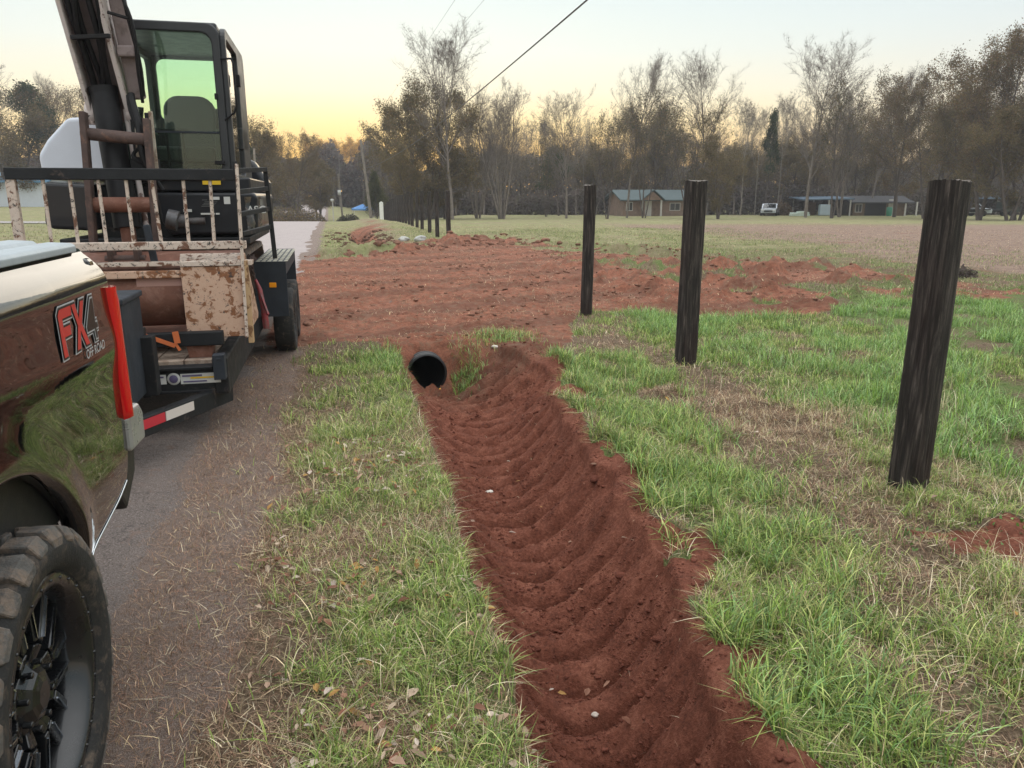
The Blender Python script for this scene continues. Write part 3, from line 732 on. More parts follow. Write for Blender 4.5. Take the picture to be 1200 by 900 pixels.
# polished strip on the lower edge of the bed side
m_ = MB()
pts = []
for s in np.linspace(2.50, 2.985, 14):
    zl = float(np.interp(s, [.62, 1.1, 2.48, 2.64, 2.90, 2.985], [.47, .45, .46, .545, .60, .64])); pts.append((TL+side_l(s, zl)+.001, s, zl))
m_.tube(pts, .004, 6); m_.build('lower_trim', M_CHROME, truck, torg)
# arch lip and liner
m_ = MB(); vs = []; K = 40
for i in range(K+1):
    a_ = math.pi*(-.06+1.12*i/K); cs, sn = math.cos(a_), math.sin(a_)
    for (dl, dr) in ((-.06, -.002), (-.75, -.02)): vs.append((TL+dl, HUB[0]+(AR+dr)*cs, HUB[1]+(AR+dr)*sn))
m_.add(vs, [(2*i, 2*i+1, 2*i+3, 2*i+2) for i in range(K)], True)
m_.box((TL-.80, TL-.74), (1.1, 2.5), (.35, 1.06)); m_.box((TL-.12, TL-.075), (2.40, 2.50), (.30, .52)); m_.build('wheel_liner', M_LINER, truck, torg)
# bed fuel flap recess line left of the arch
# mirror-image structural stuff
m_ = MB(); m_.box((TL-TW+.3, TL-.3), (-3.3, 2.85), (.42, .66)); m_.build('chassis', M_TRIM, truck, torg, .02)
# cab
m_ = MB()
cabp = [(-1.75, .47), (.56, .47), (.56, 1.40), (.50, 1.46), (.36, 2.02), (.20, 2.08), (-.95, 2.08), (-1.10, 2.03), (-1.75, 1.48)]
m_.prism(cabp, TL-TW+.04, TL-.04, 'x'); m_.build('cab', M_PAINT, truck, torg, .05, 4)
for sd in (0, 1):
    m_ = MB(); x0, x1 = ((TL-.041, TL-.032), (TL-TW+.032, TL-TW+.041))[sd]
    m_.prism([(-1.45, 1.50), (-.62, 1.50), (-.62, 1.98), (-.98, 1.98)], x0, x1, 'x'); m_.prism([(-.54, 1.50), (.36, 1.50), (.27, 1.96), (.18, 1.98), (-.54, 1.98)], x0, x1, 'x')
    m_.build('side_window', M_GLASSD, truck, torg)
    for s in (-1.3, -.35):
        m_ = MB(); xx = TL-.02 if sd == 0 else TL-TW+.02
        m_.box((xx-.012, xx+.012), (s+.42, s+.62), (1.30, 1.335)); m_.build('door_handle', M_CHROME, truck, torg, .006)
m_ = MB(); m_.prism([(-3.75, .62), (-3.75, 1.25), (-3.55, 1.38), (-1.75, 1.45), (-1.75, .62)], TL-TW+.05, TL-.05, 'x'); m_.build('hood', M_PAINT, truck, torg, .06, 4)
m_ = MB(); m_.prism([(-3.95, .60), (-3.95, .85), (-3.74, .88), (-3.74, .55)], TL-TW, TL, 'x'); m_.build('front_bumper', M_CHROME, truck, torg, .03)
# wheels
M_TIRE = simple('tyre_rubber', (.016, .0155, .015), .8, var=.35, scale=9, dirt=(.13, .095, .07), dirtamt=.40, bmp=.35, bs=120)
M_TREAD = simple('worn_tread', (.085, .080, .075), .8, var=.4, scale=14, dirt=(.17, .125, .095), dirtamt=.48, bmp=.6, bs=90)
M_RIM = simple('satin_black_rim', (.013, .014, .016), .28, .3, .5, var=.3, dirt=(.10, .08, .06), dirtamt=.25)
M_MILL = simple('milled_edge', (.60, .66, .74), .22, 1.0, var=.05)
def wheel(parent, org, l_out, s, z, R, w, sgn=1, detail=True, rimr=.27):
    """outer face at l_out, tyre extends inboard (sgn=+1: outboard is +l)"""
    wh = MB(); c = (l_out-sgn*w/2, s, z)
    def P(o_, r): return (o_*sgn, r)
    h = w/2
    prof = [P(-h*.62, rimr-.004), P(-h*.86, rimr+.012), P(-h*.99, (R+rimr)/2), P(-h*.93, R*.93), P(-h*.80, R*.962), P(0, R*.968), P(h*.80, R*.962), P(h*.93, R*.93),
            P(h*.985, R*.885), P(h*1.0, (R+rimr)/2+.01), P(h*.93, rimr+.022), P(h*.80, rimr+.008), P(h*.76, rimr-.004)]
    rim = MB()
    rim.lathe([P(h*.78, rimr+.006), P(h*.84, rimr+.002), P(h*.84, rimr-.028), P(h*.74, rimr-.034), P(h*.66, rimr-.045), P(-h*.05, rimr-.052), P(-h*.9, rimr-.03), P(-h*.9, rimr)], c, 72, 'x')
    if detail:
        for i in range(28):
            a_ = 2*math.pi*i/28; rr = rimr-.013; rim.lathe([P(h*.84, .0045), P(h*.84+.004, .004), P(h*.84+.005, .0005)], (c[0], s+rr*math.cos(a_), z+rr*math.sin(a_)), 6, 'x')
    r_ = rim.build('wheel', M_RIM, parent, org)
    wh.lathe(prof, c, 72, 'x'); tyre = wh.build('tyre', M_TIRE, r_, org)
    if detail:
        tr = MB(); nl = 26
        for i in range(nl):
            a_ = 2*math.pi*i/nl
            M0 = Matrix.Translation(Vector(c)) @ Matrix.Rotation(a_, 4, 'X')
            for sd in (1, -1):
                o_ = .5*math.pi/nl if sd < 0 else 0
                M1 = M0 @ Matrix.Rotation(o_, 4, 'X'); hw = (.043 if (i % 2) else .034)*R/.4
                vs = []
                x_in, x_out, x_sh = sd*h*.42, sd*h*.86, sd*h*.985
                tops = [(x_in, -hw*.9, R*.998), (x_out, -hw, R*.990), (x_sh, -hw*.85, R*.925), (x_sh+sd*.002, -hw*.6, R*(.87 if i % 2 else .895))]
                topr = [(x_in, hw*.7, R*.998), (x_out, hw*.85, R*.990), (x_sh, hw*.85, R*.925), (x_sh+sd*.002, hw*.6, R*(.87 if i % 2 else .895))]
                low = [(x_in, -hw*.9, R*.955), (x_out-sd*.01, -hw, R*.945), (x_sh-sd*.012, -hw*.85, R*.90), (x_sh-sd*.012, -hw*.6, R*.86)]
                lor = [(p_[0], -p_[1], p_[2]) for p_ in low]
                pts = tops+topr+low+lor
                vs = [M1 @ Vector(p_) for p_ in pts]
                fs = [(k, k+1, k+5, k+4) for k in range(3)] + [(k, k+8, k+9, k+1) for k in range(3)] + [(k+4, k+5, k+13, k+12) for k in range(3)] + [(0, 4, 12, 8), (3, 11, 15, 7)]
                tr.add(vs, fs)
            for (xa, xb, da, sl) in ((-.36, -.04, .0, .25), (.05, .37, .5, -.25)):
                M1 = M0 @ Matrix.Rotation(da*2*math.pi/nl, 4, 'X'); hw = .030*R/.4
                pts = [(h*xa, -hw-sl*.03, R*.955), (h*xb, -hw+sl*.05, R*.955), (h*xb, hw+sl*.05, R*.955), (h*xa, hw-sl*.03, R*.955)]
                pts += [(p_[0], p_[1]*.86, R*1.0) for p_ in pts]
                tr.add([M1 @ Vector(p_) for p_ in pts], [(4, 5, 6, 7), (0, 1, 5, 4), (1, 2, 6, 5), (2, 3, 7, 6), (3, 0, 4, 7)])
        t_ = tr.build('tread', M_TREAD, None, org, .003, 1); t_.parent = r_
    if detail:
        sp = MB(); ml = MB()
        for i in range(8):
            a_ = 2*math.pi*(i+.35)/8; M0 = Matrix.Translation(Vector(c)) @ Matrix.Rotation(a_, 4, 'X')
            for sd in (-1, 1):
                xo, xi = sgn*h*.70, sgn*h*.30
                # forked spoke : inner beam, then two prongs
                prof2 = [(.055, .0, sgn*h*.30), (.135, .014*sd, sgn*h*.48), (rimr-.045, .055*sd, sgn*h*.40)]
                for (r0, y0, x0), (r1, y1, x1) in zip(prof2[:-1], prof2[1:]):
                    sp.beam(M0 @ Vector((x0-sgn*.02, y0, r0)), M0 @ Vector((x1-sgn*.02, y1, r1)), .026, .050, up=(1, 0, 0))
                    if r0 > .1 or True:
                        ml.beam(M0 @ Vector((x0+sgn*.007, y0+.010*sd, r0+.01)), M0 @ Vector((x1+sgn*.007, y1+.010*sd, r1-.01)), .0045, .005, up=(1, 0, 0)) if r0 > .1 else None
        s2 = sp.build('spokes', M_RIM, None, org, .004, 2); s2.parent = r_
        s3 = ml.build('milled_edges', M_MILL, None, org); s3.parent = r_
        hb = MB(); hb.lathe([P(h*.05, .105), P(h*.40, .098), P(h*.50, .075), P(h*.58, .062), P(h*.60, .050), P(h*.64, .036), P(h*.64, .001)], c, 8, 'x', False)
        for i in range(8):
            a_ = 2*math.pi*(i+.5)/8; hb.lathe([P(h*.45, .009), P(h*.60, .009), P(h*.60, .0005)], (c[0], s+.085*math.cos(a_), z+.085*math.sin(a_)), 6, 'x')
        b3 = hb.build('hub_cap', M_RIM, None, org, .003, 2); b3.parent = r_
        dk = MB(); dk.lathe([P(-h*.2, rimr-.05), P(-h*.2, .001)], c, 32, 'x'); d3 = dk.build('brake_disc', M_LINER, None, org); d3.parent = r_
    else:
        dk = MB(); dk.lathe([P(h*.35, rimr-.05), P(h*.5, .06), P(h*.6, .05), P(h*.6, .001)], c, 24, 'x'); d3 = dk.build('hub', M_RIM, None, org); d3.parent = r_
for (lo, sgn) in ((TL+.05, 1), (TL-TW-.05, -1)):
    for s in (HUB[0]+.16, -2.70):
        wheel(truck, torg, lo, s, .428, .440, .30, sgn, True, .31)
# FX4 decal
def text_mesh(txt, size, offset=0.0, extr=0.0, shear=0.0, fill='BOTH'):
    cu = bpy.data.curves.new('t', 'FONT'); cu.body = txt; cu.size = size; cu.offset = offset; cu.extrude = extr; cu.shear = shear; cu.fill_mode = 'FRONT' if extr == 0 else 'BOTH'
    ob = bpy.data.objects.new('t', cu); C.objects.link(ob); bpy.context.view_layer.update()
    me = bpy.data.meshes.new_from_object(ob.evaluated_get(bpy.context.evaluated_depsgraph_get())); bpy.data.objects.remove(ob); return me
def poly_plate(mb, polys, s0, z0, sc_, l, shear=.0):
    for po in polys:
        n = len(po); mb.add([(l + side_l(s0+x*sc_, z0+y*sc_), s0+(x+shear*y)*sc_, z0+y*sc_) for x, y in po], [tuple(range(n))])
F_ = [(0, 0), (.28, 0), (.28, .38), (.70, .38), (.70, .62), (.28, .62), (.28, .76), (.86, .76), (.86, 1.0), (.12, 1.0), (0, .88)]
X_ = [(0, 0), (.28, 0), (.46, .34), (.64, 0), (.94, 0), (.63, .50), (.92, 1), (.64, 1), (.47, .67), (.30, 1), (.02, 1), (.31, .50)]
F4 = [(.52, 0), (.74, 0), (.74, .22), (.88, .22), (.88, .44), (.74, .44), (.74, 1), (.50, 1), (0, .40), (0, .22), (.52, .22)]
def inset(po, d):
    n = len(po); out = []
    ar = sum(po[i][0]*po[(i+1) % n][1]-po[(i+1) % n][0]*po[i][1] for i in range(n))
    sg = 1 if ar > 0 else -1
    for i in range(n):
        p0, p1, p2 = [np.array(po[(i+k) % n]) for k in (-1, 0, 1)]
        a_ = (p1-p0)/np.linalg.norm(p1-p0); b_ = (p2-p1)/np.linalg.norm(p2-p1)
        na = np.array([-a_[1], a_[0]])*sg; nb = np.array([-b_[1], b_[0]])*sg
        bis = na+nb; bis /= np.linalg.norm(bis); k = d/max(.35, bis.dot(na)); out.append(tuple(p1+bis*k))
    return out
# all letters lie on the panel a few millimetres proud; on this flank image-right is +s
dec = MB(); dec.cur = 0; lo = TL+.0035
for po, off_ in ((F_, 0), (X_, .82), (F4, 1.62)):
    sh = lambda P_, dd: [(x+off_+.10*y, y) for x, y in inset(P_, dd)]
    kw = dict(s0=2.405, z0=1.235, sc_=.145)
    dec.cur = 0; poly_plate(dec, [sh(po, -.055)], l=lo, **kw)
    dec.cur = 1; poly_plate(dec, [sh(po, -.022)], l=lo+.0012, **kw)
    dec.cur = 2 if po is not F4 else 1; poly_plate(dec, [sh(po, .02)], l=lo+.0024, **kw)
    if po is F4:
        dec.cur = 0; poly_plate(dec, [sh(po, .012)], l=lo+.0034, **kw); dec.cur = 1; poly_plate(dec, [sh(po, .050)], l=lo+.0046, **kw)
M_SILV = flat('silver_vinyl', (.40, .41, .42), .45); M_DKV = flat('black_vinyl', (.015, .012, .012), .4); M_RDV = flat('red_vinyl', (.50, .035, .03), .4)
dobj = dec.build('decal', [M_SILV, M_DKV, M_RDV], truck, torg)
tm = text_mesh('OFF ROAD', .042, .0006)
tm.transform(Matrix(((0, 0, 1, 0), (1, 0, 0, 0), (0, 1, 0, 0), (0, 0, 0, 1))))
tm.transform(Matrix.Translation((TL+.0145-torg[0], 2.60-torg[1], 1.195))); o = link('decal_text', tm, M_SILV, truck)
# ============================================================ trailer
M_STEEL = simple('black_painted_steel', (.012, .013, .015), .6, spec=.35, var=.35, scale=5, dirt=(.17, .12, .10), dirtamt=.33, bmp=.2, bs=40)
M_STEELB = simple('dull_blue_black_steel', (.026, .032, .042), .65, spec=.35, var=.25, scale=5, dirt=(.17, .13, .11), dirtamt=.28, bmp=.15, bs=60)
M_PEEL = peeling('peeling_pink_paint', (.62, .45, .34), (.32, .13, .055), (.055, .040, .036), .55, 15, .42)
M_PEEL2 = peeling('peeling_white_paint', (.66, .60, .53), (.22, .10, .06), (.04, .033, .03), .56, 16, .44)
M_RUST = simple('brown_rust', (.17, .070, .045), .75, var=.35, scale=4, dirt=(.30, .16, .12), dirtamt=.42, bmp=.5, bs=30)
M_RUSTD = simple('dark_rust', (.085, .055, .048), .8, var=.4, scale=7, dirt=(.20, .11, .08), dirtamt=.4, bmp=.5, bs=40)
M_WOOD = simple('deck_plank', (.36, .28, .22), .85, var=.3, scale=7, dirt=(.17, .10, .07), dirtamt=.45, bmp=.6, bs=60)
M_TAPER = flat('red_reflector', (.52, .03, .05), .35); M_TAPEW = flat('white_reflector', (.66, .60, .56), .35)
M_ORANGE = flat('amber_lens', (.95, .35, .01), .25); M_YEL = flat('yellow_label', (.78, .50, .02), .45); M_WHT = flat('white_label', (.62, .62, .60), .5)
XO = (-1.7, 8.0, 0)
tr_ = empty('equipment_trailer', W(*XO), A); tag(tr_, 'black low deck equipment trailer carrying the excavator, with fenders and plank deck', 'trailer')
m_ = MB()
LR, RR = -2.62, -.80
m_.box((RR-.10, RR), (5.70, 11.9), (.29, .56)); m_.box((LR, LR+.10), (5.70, 11.9), (.29, .56))
for s in np.arange(6.9, 11.8, .8): m_.box((LR+.1, RR-.1), (s, s+.08), (.36, .50))
m_.build('side_rails', M_STEEL, tr_, XO, .012)
m_ = MB(); m_.box((LR+.1, RR-.1), (5.705, 5.80), (.315, .505)); m_.box((LR+.1, RR-.1), (5.675, 5.705), (.315, .335)); m_.box((LR+.1, RR-.1), (5.675, 5.705), (.485, .505)); m_.build('front_crossmember', M_STEEL, tr_, XO, .005)
m_ = MB(); m_.box((RR-.085, RR-.005), (5.60, 5.695), (.42, .60)); m_.box((RR-.06, RR-.03), (5.595, 5.602), (.56, .58)); m_.build('stake_pocket', M_STEELB, tr_, XO, .006)
m_ = MB()
nb = 8; wdt = (RR-.12-(LR+.12))/nb
for k in range(nb):
    a_ = LR+.12+k*wdt; m_.box((a_+.004, a_+wdt-.004), (5.81+.01*(k % 2), 11.85), (.495, .53))
m_.build('deck', M_WOOD, tr_, XO, .004)
# front decals
m_ = MB(); m_.cur = 1; m_.box((-1.30, -1.225), (5.698, 5.703), (.385, .455)); m_.box((-1.128, -.855), (5.698, 5.703), (.38, .455)); m_.lathe([(0, .045), (-.004, .043), (-.004, .0005)], (-1.175, 5.703, .42), 24, 'y')
m_.cur = 0; m_.lathe([(0, .030), (-.002, .028), (-.002, .0005)], (-1.175, 5.698, .42), 20, 'y'); m_.box((-1.29, -1.24), (5.694, 5.697), (.432, .444)); m_.box((-1.115, -.98), (5.694, 5.697), (.434, .446))
m_.cur = 2; m_.box((-1.06, -.90), (5.694, 5.697), (.418, .429)); m_.cur = 0; m_.box((-1.11, -.95), (5.694, 5.697), (.392, .402))
m_.build('front_decals', [flat('decal_blue', (.12, .10, .20), .5), M_WHT, M_YEL], tr_, XO)
# tongue
m_ = MB(); m_.beam((RR-.04, 5.95, .24), (-1.62, 4.0, .34), .07, .13); m_.beam((LR+.04, 5.95, .24), (-1.78, 4.0, .34), .07, .13); m_.box((-1.78, -1.62), (3.5, 4.3), (.29, .42)); tg = m_.build('tongue', M_STEEL, tr_, XO, .008)
d_ = (Vector((-1.62, 4.0, .34))-Vector((RR-.04, 5.95, .24)))
def alongt(t, lift=.0): return Vector((RR-.04, 5.95, .24)) + d_*t + Vector((.0355, -.0150, lift))
m_ = MB(); m_.beam(alongt(.42, .02), alongt(.70, .02), .004, .062); m_.beam(alongt(.70, .02)+Vector((.0, 0, 0)), alongt(.73, .02), .005, .062)
m_.build('red_tape', M_TAPER, tr_, XO)
m_ = MB(); m_.beam(alongt(.26, .02), alongt(.415, .02), .004, .062); m_.build('white_tape', M_TAPEW, tr_, XO)
# tool box and jack post
m_ = MB(); m_.box((-1.98, -1.27), (4.95, 5.42), (.42, 1.06)); m_.box((-1.99, -1.255), (4.93, 5.44), (1.06, 1.10)); m_.box((-1.50, -1.44), (4.93, 4.952), (.70, .80)); m_.build('tool_box', M_STEELB, tr_, XO, .01)
m_ = MB(); m_.box((-1.275, -1.20), (5.30, 5.42), (.40, .80)); m_.box((-1.325, -1.275), (5.42, 5.50), (.36, .84)); m_.build('jack_post', M_STEEL, tr_, XO, .006)
# fenders and wheels
for sd in (1, -1):
    def X_(x): return x if sd == 1 else (RR+LR)-x
    def bx(m, a, b, *r): m.box((min(X_(a), X_(b)), max(X_(a), X_(b))), *r)
    m_ = MB(); bx(m_, RR+.01, -.480, (8.05, 8.075), (.50, 1.04)); bx(m_, RR+.01, -.480, (8.05, 10.1), (1.04, 1.06)); bx(m_, RR+.01, -.480, (10.08, 10.1), (.50, 1.04)); bx(m_, -.493, -.480, (8.075, 10.08), (.93, 1.04))
    m_.cur = 1
    for k in range(9):
        for j in range(6): bx(m_, RR+.03+j*.055, RR+.065+j*.055, (8.07+k*.22, 8.20+k*.22), (1.0605, 1.064))
    fe = m_.build('fender', [M_STEELB, simple('dusty_tread_plate', (.36, .35, .28), .6, var=.2)], tr_, XO, .014)
    m_ = MB(); bx(m_, -.655, -.585, (8.035, 8.05), (.80, .85)); m_.build('marker_light', M_ORANGE, fe, XO, .006).parent = fe
    for s in (8.72, 9.62):
        wheel(tr_, XO, X_(-.455), s, .365, .365, .22, sd, False, .20)
m_ = MB(); m_.box((LR+.05, RR-.05), (8.66, 8.78), (.30, .42)); m_.box((LR+.05, RR-.05), (9.56, 9.68), (.30, .42)); m_.build('axles', M_STEEL, tr_, XO)
m_ = MB()
for k in range(5):
    m_.cur = k % 2; s = 6.9+k*.17; m_.box((RR+.0005, RR+.004), (s, s+.15), (.50, .555))
m_.build('rail_tape', [M_TAPER, M_TAPEW], tr_, XO)
# chain binder
bo = (-.74, 7.5, .45); bd = empty('chain_binder', W(*bo), A); tag(bd, 'red ratchet chain binder hooked between excavator track and trailer rail', 'chain binder')
M_BIND = simple('red_binder_paint', (.26, .015, .025), .45, var=.3, dirt=(.10, .05, .04))
m_ = MB(); m_.tube([(-.735, 7.55, .93), (-.70, 7.50, .84), (-.675, 7.46, .66), (-.655, 7.42, .52)], [.014, .024, .026, .018], 10); m_.tube([(-.67, 7.44, .64), (-.66, 7.42, .48)], .030, 8); m_.build('binder_body', M_BIND, bd, bo)
m_ = MB(); m_.beam((-.70, 7.50, .82), (-.63, 7.36, .62), .02, .03); m_.build('handle', M_BIND, bd, bo, .004)
m_ = MB()
for k in range(9):
    t = k/8; c = Vector((-.735-.05*t, 7.55+.05*t, .93+.22*t)); m_.tube([c+Vector((0, .010*math.cos(a)*(k % 2)+0, .018*math.sin(a)))+Vector((.010*math.cos(a)*((k+1) % 2), 0, 0)) for a in np.linspace(0, 2*math.pi, 9)], .0045, 5, False)
m_.build('chain', M_RUSTD, bd, bo)

# ============================================================ bucket attachment with barred rack
BO = (-1.4, 6.2, .531)
bk = empty('bucket_attachment', W(*BO), A); tag(bk, 'rusty peeling loader bucket with a tall barred guard standing on the trailer front', 'bucket')
m_ = MB()   # curved drum seen from behind : back shell
pf = []
for k in range(13):
    a_ = math.pi*(.52+.80*k/12); pf.append((6.42+.42*math.cos(a_), .99+.30*math.sin(a_)))
n_ = len(pf); vs = [(-2.28, s, z) for s, z in pf]+[(-.70, s, z) for s, z in pf]
m_.add(vs, [(i, i+1, n_+i+1, n_+i) for i in range(n_-1)], True)
m_.box((-2.28, -1.10), (6.02, 6.05), (1.045, 1.095)); m_.box((-2.28, -1.1), (6.06, 6.9), (.665, .69))
o = m_.build('shell', M_RUST, bk, BO); so = o.modifiers.new('Solid', 'SOLIDIFY'); so.thickness = .015
for x_ in (-2.29, -.70):
    m_ = MB(); m_.prism([(6.0, .66), (5.99, 1.27), (6.35, 1.27), (7.0, .70), (6.95, .66)], x_, x_+.02, 'x'); m_.build('side_plate', M_PEEL, bk, BO, .004)
m_ = MB(); m_.box((-1.10, -.665), (5.965, 5.99), (.67, 1.20)); m_.build('back_plate', M_PEEL, bk, BO, .004)
m_ = MB(); m_.box((-1.10, -.60), (5.955, 6.12), (1.205, 1.235)); m_.add([(-1.10, 5.955, 1.235), (-.655, 5.955, 1.235), (-.69, 6.13, 1.285), (-1.12, 6.13, 1.285)], [(0, 1, 2, 3)]); m_.build('top_ledge', M_PEEL2, bk, BO)
m_ = MB(); m_.box((-2.3, -1.10), (5.97, 6.03), (1.12, 1.175)); m_.build('upper_rail', M_PEEL, bk, BO, .006)
m_ = MB(); m_.box((-2.3, -1.08), (5.99, 6.10), (1.205, 1.235)); m_.build('angle_rail', M_PEEL2, bk, BO, .004)
m_ = MB(); m_.box((-1.42, -1.10), (6.012, 6.016), (1.05, 1.12)); m_.build('pale_patch', flat('pink_primer', (.42, .24, .20), .7), bk, BO)
m_ = MB(); m_.box((-.665, -.625), (5.93, 5.985), (.62, 1.24)); m_.build('edge_strip', peeling('yellowed_edge', (.50, .36, .20), (.25, .12, .05), (.1, .07, .04), .55, 12, .3), bk, BO, .004)
m_ = MB(); m_.box((-1.50, -.835), (5.86, 5.93), (.625, .73)); beamo = m_.build('lower_bar', M_STEEL, bk, BO, .008)
m_ = MB(); m_.prism([(-1.09, .531), (-.93, .531), (-.91, .665), (-1.11, .665)], 5.90, 6.05, 'y'); m_.build('foot', M_RUST, bk, BO, .004)
# rack
m_ = MB(); m_.box((-2.16, -.64), (5.97, 6.03), (1.815, 1.895)); m_.build('rack_top_rail', M_STEEL, bk, BO, .006)
m_ = MB(); m_.box((-2.24, -.63), (5.965, 6.035), (1.325, 1.382)); m_.build('rack_bottom_rail', M_PEEL2, bk, BO, .005)
bars = [(-1.935, -1.935), (-1.765, -1.765), (-1.585, -1.58), (-1.405, -1.40), (-1.235, -1.215), (-1.025, -1.028), (-.843, -.852)]
for i, (a_, b_) in enumerate(bars):
    m_ = MB(); m_.tube([(a_, 6.0, 1.817), (b_, 5.995, 1.38)], .0125, 8); m_.build('rack_bar', M_PEEL2, bk, BO)
m_ = MB(); m_.box((-2.165, -2.105), (5.98, 6.03), (1.36, 1.82)); m_.build('rack_post', M_PEEL2, bk, BO, .004)
m_ = MB(); m_.beam((-.645, 5.95, 1.93), (-.672, 5.93, .66), .022, .03, up=(0, 1, 0)); m_.build('rack_post', M_PEEL2, bk, BO, .003)
m_ = MB(); m_.beam((-.66, 5.98, 1.95), (-.66, 5.98, 1.33), .03, .02, up=(0, 1, 0)); m_.build('rack_post', M_STEEL, bk, BO, .003)
# rear ladder-like side guard
m_ = MB(); m_.beam((-.500, 6.6, 1.925), (-.475, 6.62, 1.20), .035, .035, up=(0, 1, 0)); m_.build('guard_post', M_STEEL, bk, BO, .003)
for z in (1.915, 1.765, 1.605, 1.46):
    m_ = MB(); m_.beam((-.655, 6.0, z-.03), (-.495, 6.6, z), .028, .035); m_.build('guard_rung', M_STEEL, bk, BO, .003)
# brown uprights and cross tubes
for (a0, z0, a1, z1) in ((-1.745, 2.31, -1.79, 1.20), (-1.315, 2.27, -1.335, 1.20)):
    m_ = MB(); m_.beam((a0, 6.45, z0), (a1, 6.42, z1), .042, .10, up=(0, 1, 0)); m_.build('upright', M_RUSTD, bk, BO, .006)
m_ = MB(); m_.tube([(-1.78, 6.47, 2.16), (-1.32, 6.47, 2.12)], .045, 14); m_.build('cross_tube', M_RUSTD, bk, BO)
m_ = MB(); m_.tube([(-1.80, 6.46, 1.64), (-1.33, 6.46, 1.64)], .058, 14); m_.build('cross_tube', M_RUST, bk, BO)
m_ = MB(); m_.box((-1.63, -1.60), (6.15, 6.3), (1.02, 1.33)); m_.box((-1.45, -1.42), (6.15, 6.3), (1.02, 1.33)); m_.tube([(-1.66, 6.22, 1.24), (-1.38, 6.22, 1.24)], .035, 12); m_.build('coupler_plate', M_RUSTD, bk, BO, .004)
m_ = MB(); m_.beam((-1.335, 6.14, 1.50), (-1.30, 6.12, 1.20), .05, .04, up=(0, 1, 0)); m_.build('side_link', M_STEELB, bk, BO, .012)
# orange strap
m_ = MB(); m_.beam((-1.395, 5.845, .735), (-1.17, 5.85, .635), .03, .006, up=(0, -1, 0)); m_.beam((-1.50, 5.845, .745), (-1.395, 5.845, .735), .03, .006, up=(0, -1, 0)); m_.beam((-1.16, 5.845, .742), (-1.15, 5.845, .655), .042, .008, up=(0, -1, 0)); m_.beam((-1.17, 5.85, .66), (-1.14, 5.85, .60), .02, .008, up=(0, -1, 0))
o = m_.build('ratchet_strap', simple('orange_webbing', (.62, .16, .05), .7, var=.2)); o.rotation_euler = (0, 0, A); tag(o, 'orange tie down strap wrapped over the black bar below the rusty bucket', 'strap')

# ============================================================ excavator
EO = (-1.5, 8.0, .531)
ex = empty('excavator', W(*EO), A); tag(ex, 'small black and white tracked excavator with glazed cab loaded on the trailer', 'excavator')
M_BODY = simple('black_body_panel', (.012, .013, .017), .45, var=.15, spec=.35, scale=3, dirt=(.12, .10, .09), dirtamt=.28, coat=.3)
M_CABF = simple('charcoal_cab_frame', (.022, .024, .028), .42, var=.15, scale=4, dirt=(.14, .12, .10), dirtamt=.25)
M_HOOD = simple('white_hood', (.60, .64, .72), .38, var=.05, scale=3, dirt=(.40, .36, .32), dirtamt=.25, coat=.2)
M_TRK = simple('dusty_rubber_track', (.10, .085, .075), .85, var=.4, scale=6, dirt=(.24, .16, .12), dirtamt=.5, bmp=.5, bs=50)
M_BOOM = simple('chalky_boom_paint', (.24, .19, .185), .6, var=.2, scale=5, dirt=(.10, .07, .06), dirtamt=.42, bmp=.2, bs=30)
M_BOOMW = peeling('scuffed_white_boom', (.62, .60, .60), (.20, .12, .10), (.05, .04, .04), .58, 10, .38)
M_BLK = simple('hose_rubber', (.006, .0055, .007), .55, spec=.3, var=.3, scale=10)
M_ROD = simple('steel_rod', (.5, .5, .5), .25, 1.0)
